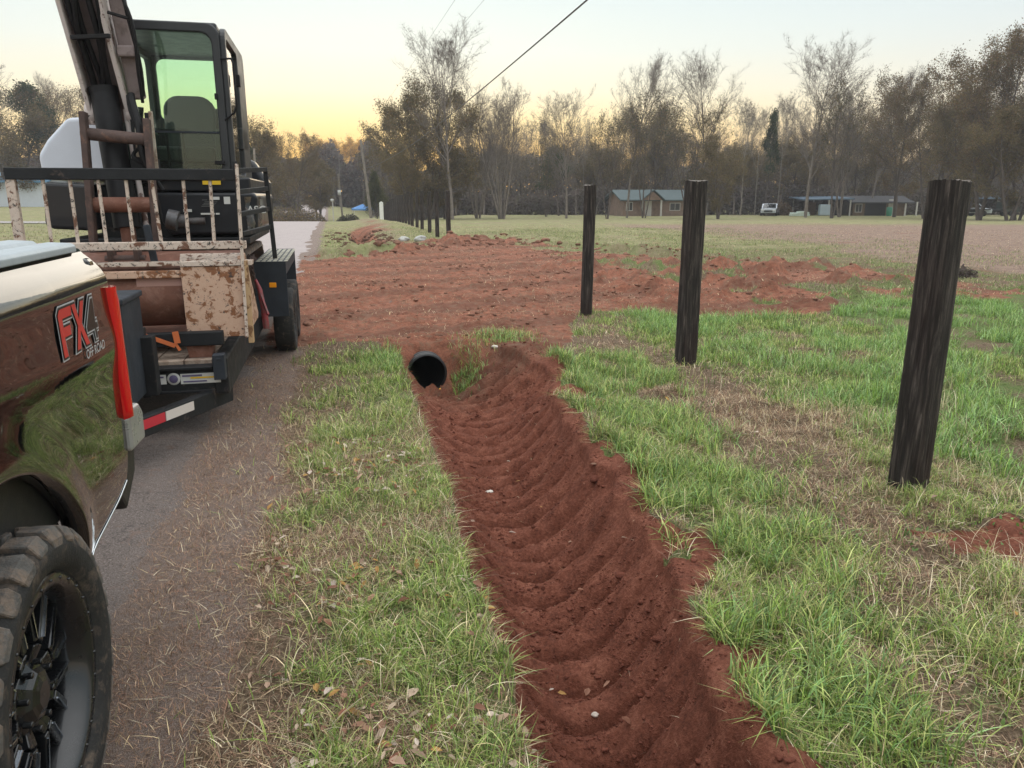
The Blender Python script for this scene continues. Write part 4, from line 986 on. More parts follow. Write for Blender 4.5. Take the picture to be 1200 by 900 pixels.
# tracks
def track(l0, l1):
    s0, s1, zb, zt = 7.22, 9.55, .535, 1.215; r = (zt-zb)/2; zc = (zt+zb)/2; n = 16
    loop = [(s0+r+r*math.cos(a_), zc+r*math.sin(a_)) for a_ in np.linspace(math.pi*.5, math.pi*1.5, n)] + [(s1-r+r*math.cos(a_), zc+r*math.sin(a_)) for a_ in np.linspace(-math.pi*.5, math.pi*.5, n)]
    # resample
    P_ = [np.array(p) for p in loop]; P_.append(P_[0]); d = [0]
    for a_, b_ in zip(P_[:-1], P_[1:]): d.append(d[-1]+np.linalg.norm(b_-a_))
    T = d[-1]; M_ = 176; ds = np.linspace(0, T, M_, endpoint=False); px_ = np.interp(ds, d, [p[0] for p in P_]); pz_ = np.interp(ds, d, [p[1] for p in P_])
    c = np.array([(s0+s1)/2, zc]); vs = []
    for i in range(M_):
        t = np.array([px_[(i+1) % M_]-px_[i-1], pz_[(i+1) % M_]-pz_[i-1]]); t /= np.linalg.norm(t); nrm = np.array([t[1], -t[0]])
        if nrm.dot(np.array([px_[i], pz_[i]])-c) < 0: nrm = -nrm
        lug = .0 if (i % 4) < 2 else -.024
        for l_, e in ((l0, lug-.012), (l0+.02, lug), (l1-.02, lug), (l1, lug-.012), (l1, -.065), (l0, -.065)):
            vs.append((l_, px_[i]+nrm[0]*e, pz_[i]+nrm[1]*e))
    m = MB(); K = 6; m.add(vs, [(i*K+j, i*K+(j+1) % K, ((i+1) % M_)*K+(j+1) % K, ((i+1) % M_)*K+j) for i in range(M_) for j in range(K)])
    o = m.build('track', M_TRK, ex, EO)
    m = MB(); m.lathe([(-.10, .001), (-.10, .13), (-.06, .19), (.06, .19), (.10, .13), (.10, .001)], ((l0+l1)/2, s0+r, zc), 24, 'x'); m.lathe([(-.10, .001), (-.10, .15), (.10, .15), (.10, .001)], ((l0+l1)/2, s1-r, zc), 12, 'x')
    for s in np.linspace(s0+.6, s1-.6, 5): m.lathe([(-.09, .001), (-.09, .07), (.09, .07), (.09, .001)], ((l0+l1)/2, s, zb+.14), 14, 'x')
    m.box((l0+.08, l1-.08), (s0+.35, s1-.4), (zb+.17, zt-.15)); f = m.build('rollers', M_RUSTD, None, EO); f.parent = o
track(-1.14, -.80); track(-2.36, -2.02)
m_ = MB(); m_.box((-2.02, -1.14), (7.6, 9.2), (.80, 1.08)); m_.lathe([(0, .48), (.20, .48)], (-1.55, 8.4, 1.08), 32, 'z'); m_.box((-1.95, -1.2), (7.9, 8.9), (1.05, 1.3)); m_.build('undercarriage', M_STEEL, ex, EO, .02)
m_ = MB(); m_.box((-2.36, -.80), (9.75, 9.80), (.54, .90)); m_.beam((-1.9, 9.2, .85), (-1.9, 9.78, .80), .08, .1); m_.beam((-1.2, 9.2, .85), (-1.2, 9.78, .80), .08, .1); m_.build('dozer_blade', M_STEELB, ex, EO, .01)
# house
m_ = MB(); m_.prism([(-2.31, 1.47), (-2.25, 1.44), (-1.93, 1.42), (-1.93, 1.80), (-2.28, 1.82)], 7.05, 9.0, 'y'); m_.build('side_panel', M_BODY, ex, EO, .03, 3)
m_ = MB(); m_.prism([(-1.40, 1.50), (-1.34, 1.385), (-.70, 1.385), (-.625, 1.44), (-.61, 1.70), (-.64, 1.735), (-1.42, 1.735)], 7.0, 8.9, 'y'); m_.build('front_panel', M_BODY, ex, EO, .03, 4)
m_ = MB(); m_.box((-1.42, -.66), (7.02, 8.9), (1.745, 1.86)); m_.build('cab_base', M_BODY, ex, EO, .015)
m_ = MB(); m_.box((-1.94, -1.36), (7.25, 8.9), (1.30, 1.80)); m_.build('swing_frame', M_STEEL, ex, EO, .02)
m_ = MB(); m_.prism([(7.0, 1.30), (7.0, 1.36), (9.2, 1.36), (9.2, 1.30)], -2.2, -.7, 'x'); m_.build('swing_deck', M_STEEL, ex, EO, .01)
# hood
m_ = MB(); m_.prism([(-2.29, 1.835), (-2.30, 2.03), (-2.22, 2.15), (-2.05, 2.325), (-1.90, 2.335), (-1.68, 2.325), (-1.68, 1.835)], 7.1, 9.0, 'y'); hd = m_.build('hood', M_HOOD, ex, EO, .035, 4)
m_ = MB(); m_.tube([(-1.80, 7.085, 2.12), (-1.80, 7.06, 2.05), (-1.76, 7.06, 2.01), (-1.70, 7.085, 2.0)], .006, 6); m_.build('hood_handle', M_BLK, hd, EO)
m_ = MB(); m_.lathe([(0, 1.0)], (0, 0, 0), 3) if False else None
m_.prism([(-2.3, 1.45), (-2.32, 1.85), (-2.2, 2.1), (-.8, 2.1), (-.64, 1.85), (-.64, 1.45)], 8.9, 9.25, 'y'); m_.build('counterweight', M_BODY, ex, EO, .06, 4)
# dented steel corner and stickers
m_ = MB(); vs = []; 
for i in range(9):
    for j in range(9):
        u_, v_ = i/8, j/8; a_ = u_*math.pi/2
        vs.append((-.72+.115*math.sin(a_)+.012*vn(np.array([u_*5]), np.array([v_*5]), 3)[0], 6.975+.12*(1-math.cos(a_))+.02*vn(np.array([u_*4+2]), np.array([v_*4]), 8)[0], 1.40+.30*v_))
m_.add(vs, [(i*9+j, i*9+j+1, (i+1)*9+j+1, (i+1)*9+j) for i in range(8) for j in range(8)], True)
m_.build('dented_corner', simple('scuffed_dark_steel', (.10, .11, .125), .28, .7, var=.3, dirt=(.25, .2, .17)), ex, EO)
m_ = MB(); m_.box((-1.045, -.90), (7.004, 7.012), (1.80, 1.838)); m_.build('warning_label', M_YEL, ex, EO)
m_ = MB()
for (a_, b_, z0, z1) in ((-.98, -.92, 1.675, 1.70), (-.885, -.835, 1.64, 1.70), (-1.215, -1.15, 1.575, 1.598), (-1.08, -.97, 1.552, 1.566), (-.96, -.93, 1.552, 1.566)): m_.box((a_, b_), (6.988, 6.997), (z0, z1))
m_.build('pale_stickers', M_WHT, ex, EO)
m_ = MB(); m_.box((-1.06, -1.02), (6.989, 6.996), (1.672, 1.676)); 
for k in range(4): m_.box((-1.07+.01*k, -.97+.01*k), (6.989, 6.996), (1.62+.008*k*1.5, 1.624+.012*k))
m_.build('faint_lettering', flat('grey_print', (.16, .16, .16), .5), ex, EO)
sg = text_mesh('ASC', .085, .001); sg.transform(Matrix.Rotation(math.pi/2, 4, 'X')); sg.transform(Matrix.Translation((-.70-EO[0], 6.958-EO[1], 1.565-EO[2]))); link('side_lettering', sg, M_WHT, ex)
m_ = MB(); m_.tube([(-1.24, 7.02, 1.50), (-1.05, 7.0, 1.50)], .03, 12); m_.tube([(-1.27, 7.02, 1.50), (-1.21, 7.02, 1.50)], .06, 12); m_.tube([(-1.34, 6.95, 1.52), (-1.26, 6.95, 1.50)], .085, 12); m_.build('swing_cylinder', simple('dull_grey_metal', (.16, .16, .17), .5, .5, dirt=(.1, .08, .07)), ex, EO)
# cab
CL0, CL1, CS0, CS1, CZ0, CZ1 = -1.66, -.80, 7.0, 8.45, 1.83, 3.07
def frame_panel(m, outer, holes, s0, s1): pass
cab_pts = lambda: None
m_ = MB()
def rrect(x0, x1, z0, z1, r, n=6):
    out = []
    for cx, cz, a0 in ((x1-r, z1-r, 0), (x0+r, z1-r, 90), (x0+r, z0+r, 180), (x1-r, z0+r, 270)):
        for k in range(n): a_ = math.radians(a0+90*k/(n-1)); out.append((cx+r*math.cos(a_), cz+r*math.sin(a_)))
    return out
def ring(m, out, inn, s0, s1, ax='y'):
    n = len(out); f = (lambda p, t: (p[0], t, p[1])) if ax == 'y' else (lambda p, t: (t, p[0], p[1]))
    vs = [f(p, s0) for p in out]+[f(p, s0) for p in inn]+[f(p, s1) for p in out]+[f(p, s1) for p in inn]
    fs = []
    for i in range(n):
        j = (i+1) % n; fs += [(i, j, n+j, n+i), (2*n+i, 3*n+i, 3*n+j, 2*n+j), (i, 2*n+i, 2*n+j, j), (n+i, n+j, 3*n+j, 3*n+i)]
    m.add(vs, fs)
ring(m_, rrect(CL0, CL1-.01, CZ0, CZ1, .10), rrect(CL0+.06, CL1-.075, CZ0+.05, CZ1-.075, .09), CS0, CS0+.07)
m_.build('front_frame', M_CABF, ex, EO, .012, 2)
m_ = MB(); ring(m_, rrect(CL0, CL1-.01, CZ0, CZ1, .10), rrect(CL0+.08, CL1-.10, CZ0+.60, CZ1-.07, .07), CS1-.06, CS1)
m_.build('rear_frame', M_CABF, ex, EO, .012, 2)
m_ = MB(); ring(m_, rrect(CS0+.02, CS1-.02, CZ0-.0, CZ1-.02, .10), rrect(CS0+.09, CS1-.60, CZ0+.06, CZ1-.10, .07), CL1-.012, CL1+.03, 'x')
m_.box((CL1-.012, CL1+.03), (CS1-.62, CS1-.06), (CZ0+.3, CZ0+.5)); m_.build('door_frame', M_CABF, ex, EO, .010, 2)
m_ = MB(); ring(m_, rrect(CS0+.02, CS1-.02, CZ0, CZ1-.02, .10), rrect(CS0+.09, CS1-.12, CZ0+.5, CZ1-.10, .07), CL0+.001, CL0+.05, 'x'); m_.build('left_frame', M_CABF, ex, EO, .01, 2)
m_ = MB(); m_.box((CL0+.03, CL1-.03), (CS0+.05, CS1-.03), (CZ1-.045, CZ1+.012)); m_.build('roof', M_CABF, ex, EO, .02, 3)
M_GL, ntg, bg, og = newmat('green_tinted_glass')
tb = N(ntg, 'ShaderNodeBsdfTransparent'); tb.inputs[0].default_value = (.87, 1.0, .90, 1); gb = N(ntg, 'ShaderNodeBsdfGlossy'); gb.inputs['Roughness'].default_value = .03
lw = N(ntg, 'ShaderNodeFresnel'); lw.inputs[0].default_value = 1.5; mx = N(ntg, 'ShaderNodeMixShader')
db = N(ntg, 'ShaderNodeBsdfDiffuse'); db.inputs[0].default_value = (.35, .36, .34, 1); m2 = N(ntg, 'ShaderNodeMixShader'); m2.inputs[0].default_value = .035
L(ntg, tb.outputs[0], m2.inputs[1]); L(ntg, db.outputs[0], m2.inputs[2])
L(ntg, lw.outputs[0], mx.inputs[0]); L(ntg, m2.outputs[0], mx.inputs[1]); L(ntg, gb.outputs[0], mx.inputs[2]); L(ntg, mx.outputs[0], og.inputs[0])
m_ = MB(); m_.box((CL0+.05, CL1-.065), (CS0+.03, CS0+.036), (CZ0+.40, CZ1-.065)); m_.build('windscreen', M_GL, ex, EO)
m_ = MB(); m_.box((CL0+.05, CL1-.065), (CS0+.03, CS0+.036), (CZ0+.04, CZ0+.385)); m_.build('lower_windscreen', M_GL, ex, EO)
m_ = MB(); m_.box((CL0+.05, CL1-.065), (CS0+.015, CS0+.05), (CZ0+.385, CZ0+.40)); m_.build('window_rail', M_STEELB, ex, EO)
m_ = MB(); m_.box((CL0+.08, CL1-.12), (CS1-.04, CS1-.034), (CZ0+.55, CZ1-.06)); m_.build('rear_window', M_GL, ex, EO)
m_ = MB(); m_.box((CL1, CL1+.006), (CS0+.08, CS1-.59), (CZ0+.05, CZ1-.09)); m_.build('door_window', M_GL, ex, EO)
m_ = MB(); m_.box((CL0+.06, CL1-.06), (CS0+.10, CS1-.08), (CZ0-.01, CZ0+.03)); m_.box((CL0+.05, CL1-.02), (CS1-.14, CS1-.065), (CZ0, CZ0+.60)); m_.build('cab_floor', M_STEEL, ex, EO)
m_ = MB(); sp_ = rrect(-1.48, -1.02, 2.0, 2.62, .14); m_.prism(sp_, 7.98, 8.10, 'y'); m_.box((-1.50, -1.0), (7.55, 8.08), (2.0, 2.14)); m_.box((-1.4, -1.1), (7.6, 8.0), (1.86, 2.0)); m_.box((-1.62, -1.53), (7.4, 8.0), (1.86, 2.28)); m_.box((-.97, -.90), (7.4, 8.0), (1.86, 2.28))
m_.build('seat', simple('seat_vinyl', (.03, .033, .035), .6), ex, EO, .03, 3)
m_ = MB()
for x_ in (-1.57, -.94): m_.tube([(x_, 7.45, 2.28), (x_+.02, 7.42, 2.45)], [.015, .025], 8)
for x_ in (-1.33, -1.20): m_.tube([(x_, 7.25, 1.86), (x_, 7.22, 2.25)], .012, 8)
m_.tube([(-1.38, 7.22, 2.25), (-1.15, 7.22, 2.25)], .012, 8); m_.build('control_levers', M_BLK, ex, EO)
m_ = MB(); m_.tube([(CL1-.01, CS0-.005, 2.80), (CL1+.07, CS0-.02, 2.80), (CL1+.085, CS0-.02, 2.76), (CL1+.085, CS0-.02, 2.44), (CL1+.06, CS0-.02, 2.38), (CL1-.02, CS0-.005, 2.32)], .0085, 8); m_.build('grab_handle', M_BLK, ex, EO)
m_ = MB(); m_.box((CL1+.03, CL1+.07), (7.55, 7.62), (2.66, 2.76)); m_.box((CL1-.085, CL1-.06), (CS0-.02, CS0), (2.48, 2.53)); m_.build('door_latch', M_BLK, ex, EO, .006)
m_ = MB(); m_.box((CL1-.13, CL1-.05), (CS0-.03, CS0), (1.965, 1.995)); m_.build('wiper_motor', M_BLK, ex, EO, .004)
# boom group
bm0, bm1 = Vector((-1.62, 6.75, 2.26)), Vector((-1.62, 6.30, 4.3))
m_ = MB()
def slab(m, pl, pr, s0, s1): pass
top = Vector((-1.76, 6.30, 3.95)); bot = Vector((-1.625, 6.82, 2.28))
m_.beam(bot+Vector((0, .10, 0)), top+Vector((0, .10, 0)), .24, .05, up=(0, 1, 0)); m_.build('boom_web', M_BOOM, ex, EO, .01)
for sgn, w_ in ((-1, .03), (1, .035)):
    m_ = MB(); off = Vector((sgn*.135, 0, 0)); m_.beam(bot+off+Vector((0, .02, 0)), top+off+Vector((0, .02, 0)), w_, .26, up=(0, 1, 0)); m_.build('boom_side', M_BOOMW, ex, EO, .008)
    m_ = MB(); m_.lathe([(-.035, .001), (-.035, .085), (.035, .085), (.035, .001)], tuple(bot+off+Vector((sgn*.01, -.05, .05))), 20, 'x'); m_.build('pivot_boss', M_BOOMW, ex, EO, .01)
m_ = MB(); m_.tube([(-1.655, 6.72, 2.50), (-1.555, 6.52, 1.46)], .097, 24); m_.tube([(-1.66, 6.722, 2.52), (-1.655, 6.72, 2.47)], .104, 24); cy = m_.build('lift_cylinder', M_BLK, ex, EO)
m_ = MB(); m_.tube([(-1.555, 6.52, 1.47), (-1.545, 6.50, 1.22)], .055, 16); m_.build('cylinder_end', M_RUST, ex, EO)
m_ = MB(); m_.tube([(-1.52, 6.75, 2.36), (-1.42, 6.55, 1.40)], .022, 10); m_.build('cylinder_rail', M_BOOMW, ex, EO)
m_ = MB(); m_.box((-1.47, -1.36), (6.62, 6.72), (1.98, 2.28)); m_.box((-1.36, -1.325), (6.60, 6.64), (1.86, 2.33)); m_.box((-1.50, -1.30), (6.60, 6.70), (1.88, 1.99)); m_.build('linkage_bracket', M_STEEL, ex, EO, .006)
m_ = MB(); m_.beam((-1.315, 6.61, 2.34), (-1.31, 6.58, 1.88), .03, .02, up=(0, 1, 0)); m_.beam((-1.42, 6.62, 2.36), (-1.44, 6.62, 2.0), .025, .02, up=(0, 1, 0)); m_.build('bracket_edge', simple('cream_bracket', (.45, .41, .33), .6, dirt=(.2, .12, .08)), ex, EO, .003)
m_ = MB(); m_.beam((-1.42, 6.75, 2.44), (-1.50, 6.45, 3.9), .11, .10, up=(0, 1, 0)); m_.box((-1.49, -1.36), (6.55, 6.66), (2.72, 2.80)); m_.build('arm_cylinder', M_BOOM, ex, EO, .015)
rr = random.Random(4)
for (a_, b_, sag, r_) in (((-1.80, 6.42, 3.6), (-1.66, 6.72, 2.50), .02, .020), ((-1.72, 6.40, 3.6), (-1.70, 6.72, 2.50), -.05, .022), ((-1.68, 6.38, 3.6), (-1.64, 6.70, 2.50), .05, .022),
                         ((-1.64, 6.36, 3.6), (-1.72, 6.70, 2.50), -.03, .020), ((-1.60, 6.36, 3.6), (-1.60, 6.70, 2.50), .03, .018),
                         ((-1.50, 6.5, 3.6), (-1.36, 6.62, 2.45), .06, .014), ((-1.46, 6.48, 3.3), (-1.37, 6.60, 2.40), .07, .012),
                         ((-1.42, 6.58, 2.46), (-1.325, 6.50, 1.82), -.015, .026), ((-1.45, 6.60, 2.45), (-1.28, 6.56, 1.75), -.02, .018), ((-1.40, 6.60, 2.1), (-1.33, 6.56, 1.90), -.08, .014)):
    a_, b_ = Vector(a_), Vector(b_); pts = [a_.lerp(b_, t)+Vector((sag*math.sin(math.pi*t)+.012*math.sin(9*t+r_*900), -.05*math.sin(math.pi*t), 0)) for t in np.linspace(0, 1, 14)]
    m_ = MB(); m_.tube(pts, r_, 10); m_.build('hose', M_BLK, ex, EO)
m_ = MB(); m_.beam((-1.78, 6.52, 2.83), (-1.50, 6.45, 2.84), .03, .03); m_.beam((-1.50, 6.45, 3.0), (-1.36, 6.5, 2.97), .025, .02); m_.build('hose_clamp', M_BLK, ex, EO, .004)
# ============================================================ trees
def px_at(px, Y): return (px-600)/880*math.sqrt(1)*Y/1.0/ (math.cos(math.radians(14))+ (450-240)/880*math.sin(math.radians(14)))
class TB:
    def __init__(s): s.V = []; s.F = []; s.n = 0
    def poly(s, P, R, k):
        P = np.array(P); n = len(P)
        d = np.gradient(P, axis=0); d /= np.linalg.norm(d, axis=1)[:, None]+1e-9
        ref = np.array([.31, .77, .1]); u = np.cross(d, ref); u /= np.linalg.norm(u, axis=1)[:, None]+1e-9; w = np.cross(d, u)
        a = np.linspace(0, 2*np.pi, k, endpoint=False)
        ring = P[:, None] + (u[:, None]*np.cos(a)[None, :, None] + w[:, None]*np.sin(a)[None, :, None])*np.array(R)[:, None, None]
        s.V.append(ring.reshape(-1, 3)); b = s.n
        i = np.arange(n-1)[:, None]; j = np.arange(k)[None]; j2 = (j+1) % k
        s.F.append(np.stack([b+i*k+j, b+i*k+j2, b+(i+1)*k+j2, b+(i+1)*k+j], -1).reshape(-1, 4)); s.n += n*k
    def mesh(s, name):
        V = np.concatenate(s.V); F = np.concatenate(s.F); return mesh_np(name, V, F.ravel(), np.full(len(F), 4), True)
def tree_proto(seed, H, trunk_r, n_stem=1, spread=.5, nb=22, up=.55, levels=3, twig=5, start=.25, wob=.05, shape='oval', twr=.012):
    rg = np.random.default_rng(seed); T = TB(); Bb = TB(); tips = []
    def branch(p, d, ln, r, lvl, k, tb):
        n = 7 if lvl == 0 else (5 if lvl == 1 else 4); P = [p]; dd = d/np.linalg.norm(d); dirs = [dd]
        for i in range(n-1):
            dd = dd + rg.normal(0, wob*(1.2+lvl*.8), 3) + np.array([0, 0, (.02 if lvl == 0 else .09*up)])
            dd /= np.linalg.norm(dd); P.append(P[-1]+dd*ln/(n-1)); dirs.append(dd)
        R = r*(1-np.linspace(0, 1, n)**1.1*(.88 if lvl == 0 else .8)); R = np.maximum(R, twr*.6)
        tb.poly(P, R, k); P = np.array(P)
        if lvl >= levels: tips.append(P[-1]); tips.append(P[len(P)//2]); return
        cnt = {0: nb, 1: 7, 2: twig}[lvl] if lvl < 3 else 3
        for c in range(cnt):
            t = (start + (1-start)*(c+rg.uniform(0, 1))/cnt) if lvl == 0 else .22+.78*(c+rg.uniform(0, 1))/cnt
            f = t*(n-1); i0 = min(int(f), n-2); q0 = P[i0]*(1-(f-i0))+P[i0+1]*(f-i0)
            az = rg.uniform(0, 2*np.pi) ; side = np.array([math.cos(az), math.sin(az), 0])
            da = dirs[i0]; side = side-da*side.dot(da); side /= np.linalg.norm(side)+1e-9
            an = (spread*1.35 if lvl == 0 else .65)*rg.uniform(.7, 1.2)
            nd = da*math.cos(an)+side*math.sin(an)
            if lvl == 0:
                env = {'oval': .25+.85*math.sin(math.pi*min(1, (t-start*.6)/(1.05-start*.6))), 'vase': .55+.5*(1-t), 'cone': 1.1-t}[shape]
                l2 = ln*.42*env*rg.uniform(.75, 1.15)
            else: l2 = ln*(.55 if lvl == 1 else .5)*(1.1-.5*t)*rg.uniform(.7, 1.2)
            branch(q0, nd, l2, max(twr, R[i0]*(.45 if lvl == 0 else .55)), lvl+1, 4 if lvl == 0 else 3, Bb)
    for sidx in range(n_stem):
        az = 2*np.pi*sidx/n_stem+rg.uniform(-.4, .4); lean_ = 0 if n_stem == 1 else rg.uniform(.10, .34)
        branch(np.array([.25*math.cos(az)*(n_stem > 1), .25*math.sin(az)*(n_stem > 1), -.3]), np.array([math.cos(az)*lean_, math.sin(az)*lean_, 1.0]), H*(1 if n_stem == 1 else rg.uniform(.8, 1.0)), trunk_r, 0, 6, T)
    return T.mesh('trunk'), Bb.mesh('branches'), np.array(tips)
def leaf_mesh(name, pts, n, size, spread_, pal, seed, clump=.35):
    rg = np.random.default_rng(seed); c = pts[rg.integers(0, len(pts), n)] + rg.normal(0, spread_, (n, 3))
    a = rg.normal(0, 1, (n, 3)); a /= np.linalg.norm(a, axis=1)[:, None]; b = rg.normal(0, 1, (n, 3)); b = b-a*(a*b).sum(1)[:, None]; b /= np.linalg.norm(b, axis=1)[:, None]
    s = size*rg.uniform(.5, 1.3, (n, 1))
    V = np.stack([c-a*s, c-b*s*.5, c+a*s, c+b*s*.5], 1).reshape(-1, 3)
    me = mesh_np(name, V, np.arange(4*n), np.full(n, 4), False)
    cl = vn(c[:, 0]*.55+seed, c[:, 1]*.55+c[:, 2]*.6, seed)
    pal = np.array(pal); base = pal[rg.integers(0, len(pal), n)]
    col = base*(1+clump*(cl-.5)*2)[:, None]; add_col(me, np.repeat(col.clip(.005, 1), 4, axis=0)); return me
M_LEAF = tintmat('tree_leaf', .6, .45, .2)
M_BARK = simple('grey_bark', (.20, .17, .15), .9, var=.3, scale=2, spec=.1); M_BARKD = simple('dark_bark', (.11, .09, .08), .9, var=.3, scale=2, spec=.1); M_BARKP = simple('pale_bark', (.25, .22, .19), .9, var=.3, scale=2, spec=.1)
OLIVE = [(.21, .165, .08), (.17, .15, .08), (.15, .115, .05), (.20, .145, .065), (.12, .10, .045), (.24, .17, .08), (.11, .10, .05), (.25, .16, .085)]
RUSS = [(.17, .10, .055), (.21, .13, .07), (.13, .085, .05), (.12, .10, .045), (.25, .17, .10)]
DKGR = [(.040, .060, .028), (.055, .075, .035), (.035, .05, .028), (.07, .085, .04)]
YEL_GLOW = [(.75, .45, .10), (.80, .52, .14), (.62, .36, .09), (.45, .26, .09)]  # yellow leaves with the orange backlight put into their colour
def proto(kind, seed):
    if kind == 'leafy': t, b, tips = tree_proto(seed, 15, .26, 2, .62, 14, .35, 3, 4, .12, .06, 'oval', .016); lf = leaf_mesh('crown', tips, 30000, .12, .36, OLIVE, seed, .25)
    elif kind == 'russet': t, b, tips = tree_proto(seed, 18, .24, 2, .55, 16, .5, 3, 4, .22, .05, 'oval', .016); lf = leaf_mesh('crown', tips, 24000, .11, .33, RUSS+OLIVE[:3], seed, .25)
    elif kind == 'bare': t, b, tips = tree_proto(seed, 20, .26, 1, .42, 24, 1.0, 3, 6, .28, .035, 'oval', .018); lf = None
    elif kind == 'thin': t, b, tips = tree_proto(seed, 17, .15, 1, .42, 16, .8, 3, 4, .45, .035, 'oval', .012); lf = None
    elif kind == 'multi': t, b, tips = tree_proto(seed, 15, .15, 6, .40, 11, .9, 3, 4, .25, .035, 'vase', .014); lf = None
    elif kind == 'sparse': t, b, tips = tree_proto(seed, 16, .18, 3, .45, 12, .7, 3, 4, .3, .05, 'oval', .014); lf = leaf_mesh('crown', tips, 4500, .14, .4, OLIVE+DKGR[:2], seed)
    elif kind == 'pine': t, b, tips = tree_proto(seed, 15, .17, 1, .9, 18, .1, 2, 4, .45, .03, 'cone', .02); lf = leaf_mesh('crown', tips, 8000, .16, .42, DKGR, seed)
    elif kind == 'cedar': t, b, tips = tree_proto(seed, 8, .14, 1, .6, 26, .2, 2, 4, .04, .03, 'cone', .02); lf = leaf_mesh('crown', tips, 13000, .14, .38, [(.09, .095, .03), (.12, .11, .035), (.07, .08, .03)], seed)
    elif kind == 'golden': t, b, tips = tree_proto(seed, 15, .17, 1, .5, 16, .6, 3, 4, .3, .05, 'oval', .016); lf = leaf_mesh('crown', tips, 9000, .18, .5, YEL_GLOW, seed)
    tw = None
    if kind in ('bare', 'thin', 'multi', 'sparse', 'golden', 'russet', 'leafy'):
        rg = np.random.default_rng(seed+5); n = {'bare': 10000, 'thin': 6000, 'multi': 10000}.get(kind, 6000)
        c = tips[rg.integers(0, len(tips), n)]; d = rg.normal(0, 1, (n, 3))*np.array([1, 1, .7]) + np.array([0, 0, .7]); d /= np.linalg.norm(d, axis=1)[:, None]
        sd = np.cross(d, rg.normal(0, 1, (n, 3))); sd /= np.linalg.norm(sd, axis=1)[:, None]; ln = rg.uniform(.35, 1.0, (n, 1)); st_ = c + d*ln*rg.uniform(-.3, .3, (n, 1))
        V = np.stack([st_-sd*.011, st_+sd*.011, st_+d*ln], 1).reshape(-1, 3); tw = mesh_np('twigs', V, np.arange(3*n), np.full(n, 3), False)
    hh = {'leafy': 15, 'russet': 18, 'bare': 20, 'thin': 17, 'multi': 15, 'sparse': 16, 'pine': 15, 'cedar': 8, 'golden': 15}[kind]
    allv = [np.array([v.co[:] for v in me.vertices]) for me in (t, b)]
    real = max(a[:, 2].max() for a in allv); wid = max(np.abs(a[:, :2]).max() for a in allv)
    bark = {'leafy': M_BARKD, 'russet': M_BARKD, 'pine': M_BARKD, 'cedar': M_BARKD, 'multi': M_BARK, 'bare': M_BARK, 'thin': M_BARKP, 'sparse': M_BARKD, 'golden': M_BARK}[kind]
    t.materials.append(bark); b.materials.append(bark)
    if tw: tw.materials.append(bark)
    if lf: lf.materials.append(M_LEAF)
    return dict(t=t, b=b, l=lf, tw=tw, h=real, w=wid)
PR = {}
for kind, n in (('leafy', 3), ('russet', 2), ('bare', 3), ('thin', 2), ('multi', 2), ('sparse', 2), ('pine', 2), ('cedar', 1), ('golden', 1)):
    PR[kind] = [proto(kind, 40+len(PR)*10+i) for i in range(n)]
def tree(kind, px, ytop, Y, name, label, group=None, var=0, wpx=None, rot=None):
    p = PR[kind][var % len(PR[kind])]; X = px_at(px, Y); z0 = gzXY(X, Y)
    v = (450-ytop)/880; P_ = math.radians(14); zt = EYE + Y*(-math.sin(P_)+v*math.cos(P_))/(math.cos(P_)+v*math.sin(P_))
    sc_h = (zt-z0)/p['h']; sw = sc_h if wpx is None else (wpx*(1.22 if kind in ('leafy', 'russet') else 1.08)/2*Y/880)/p['w']
    e = empty(name, (X, Y, z0), random.uniform(0, 6.28) if rot is None else rot); e.scale = (sw, sw, sc_h)
    link('trunk', p['t'], None, e); link('branches', p['b'], None, e)
    if p['tw']: link('twigs', p['tw'], None, e)
    if p['l']: link('crown', p['l'], None, e)
    tag(e, label, 'tree', group); return e
# left group
tree('leafy', 20, 96, 105, 'dense_tree', 'dark bushy tree at the far left above the blue roofed white building', None, 1, 95)
tree('pine', 58, 104, 108, 'pine_tree', 'dark evergreen between the left edge and the white excavator hood', None, 0, 80)
tree('russet', 95, 98, 112, 'broadleaf_tree', 'brownish tree directly behind the excavator boom', None, 0, 80)
tree('bare', -20, 60, 100, 'bare_tree', 'bare twiggy tree at the left picture edge', None, 0)
tree('bare', 75, 84, 116, 'bare_tree', 'bare tree with fine twigs rising above the white excavator hood', None, 1)
tree('leafy', 135, 130, 108, 'dense_tree', 'dark bushy tree behind the excavator cylinder', None, 2, 100)
tree('leafy', 305, 138, 82, 'dense_tree', 'dark olive tree just right of the excavator cab', None, 0, 80)
tree('russet', 345, 152, 90, 'broadleaf_tree', 'reddish brown tree beside the pale utility pole on the left of the road', None, 1, 78)
tree('pine', 283, 142, 78, 'pine_tree', 'dark evergreen seen through the excavator door side', None, 1, 50)
tree('leafy', 372, 176, 105, 'dense_tree', 'low rounded brown tree left of the road bend', None, 1, 60)
tree('russet', 240, 170, 100, 'broadleaf_tree', 'brown tree hidden behind the excavator cab', None, 0, 80)
for i, (px, yt) in enumerate([(360, 164), (378, 160), (398, 162), (416, 158), (436, 163), (330, 158)]):
    tree('golden', px, yt, 175+3*i, 'golden_tree', 'yellow leaved treetop with painted sunset glow behind the dark woods down the road', 'golden treetops down the road', 0, 46)
tree('cedar', 442, 205, 92, 'evergreen_tree', 'dark green evergreen beside the leaning utility pole', None, 0, 24)
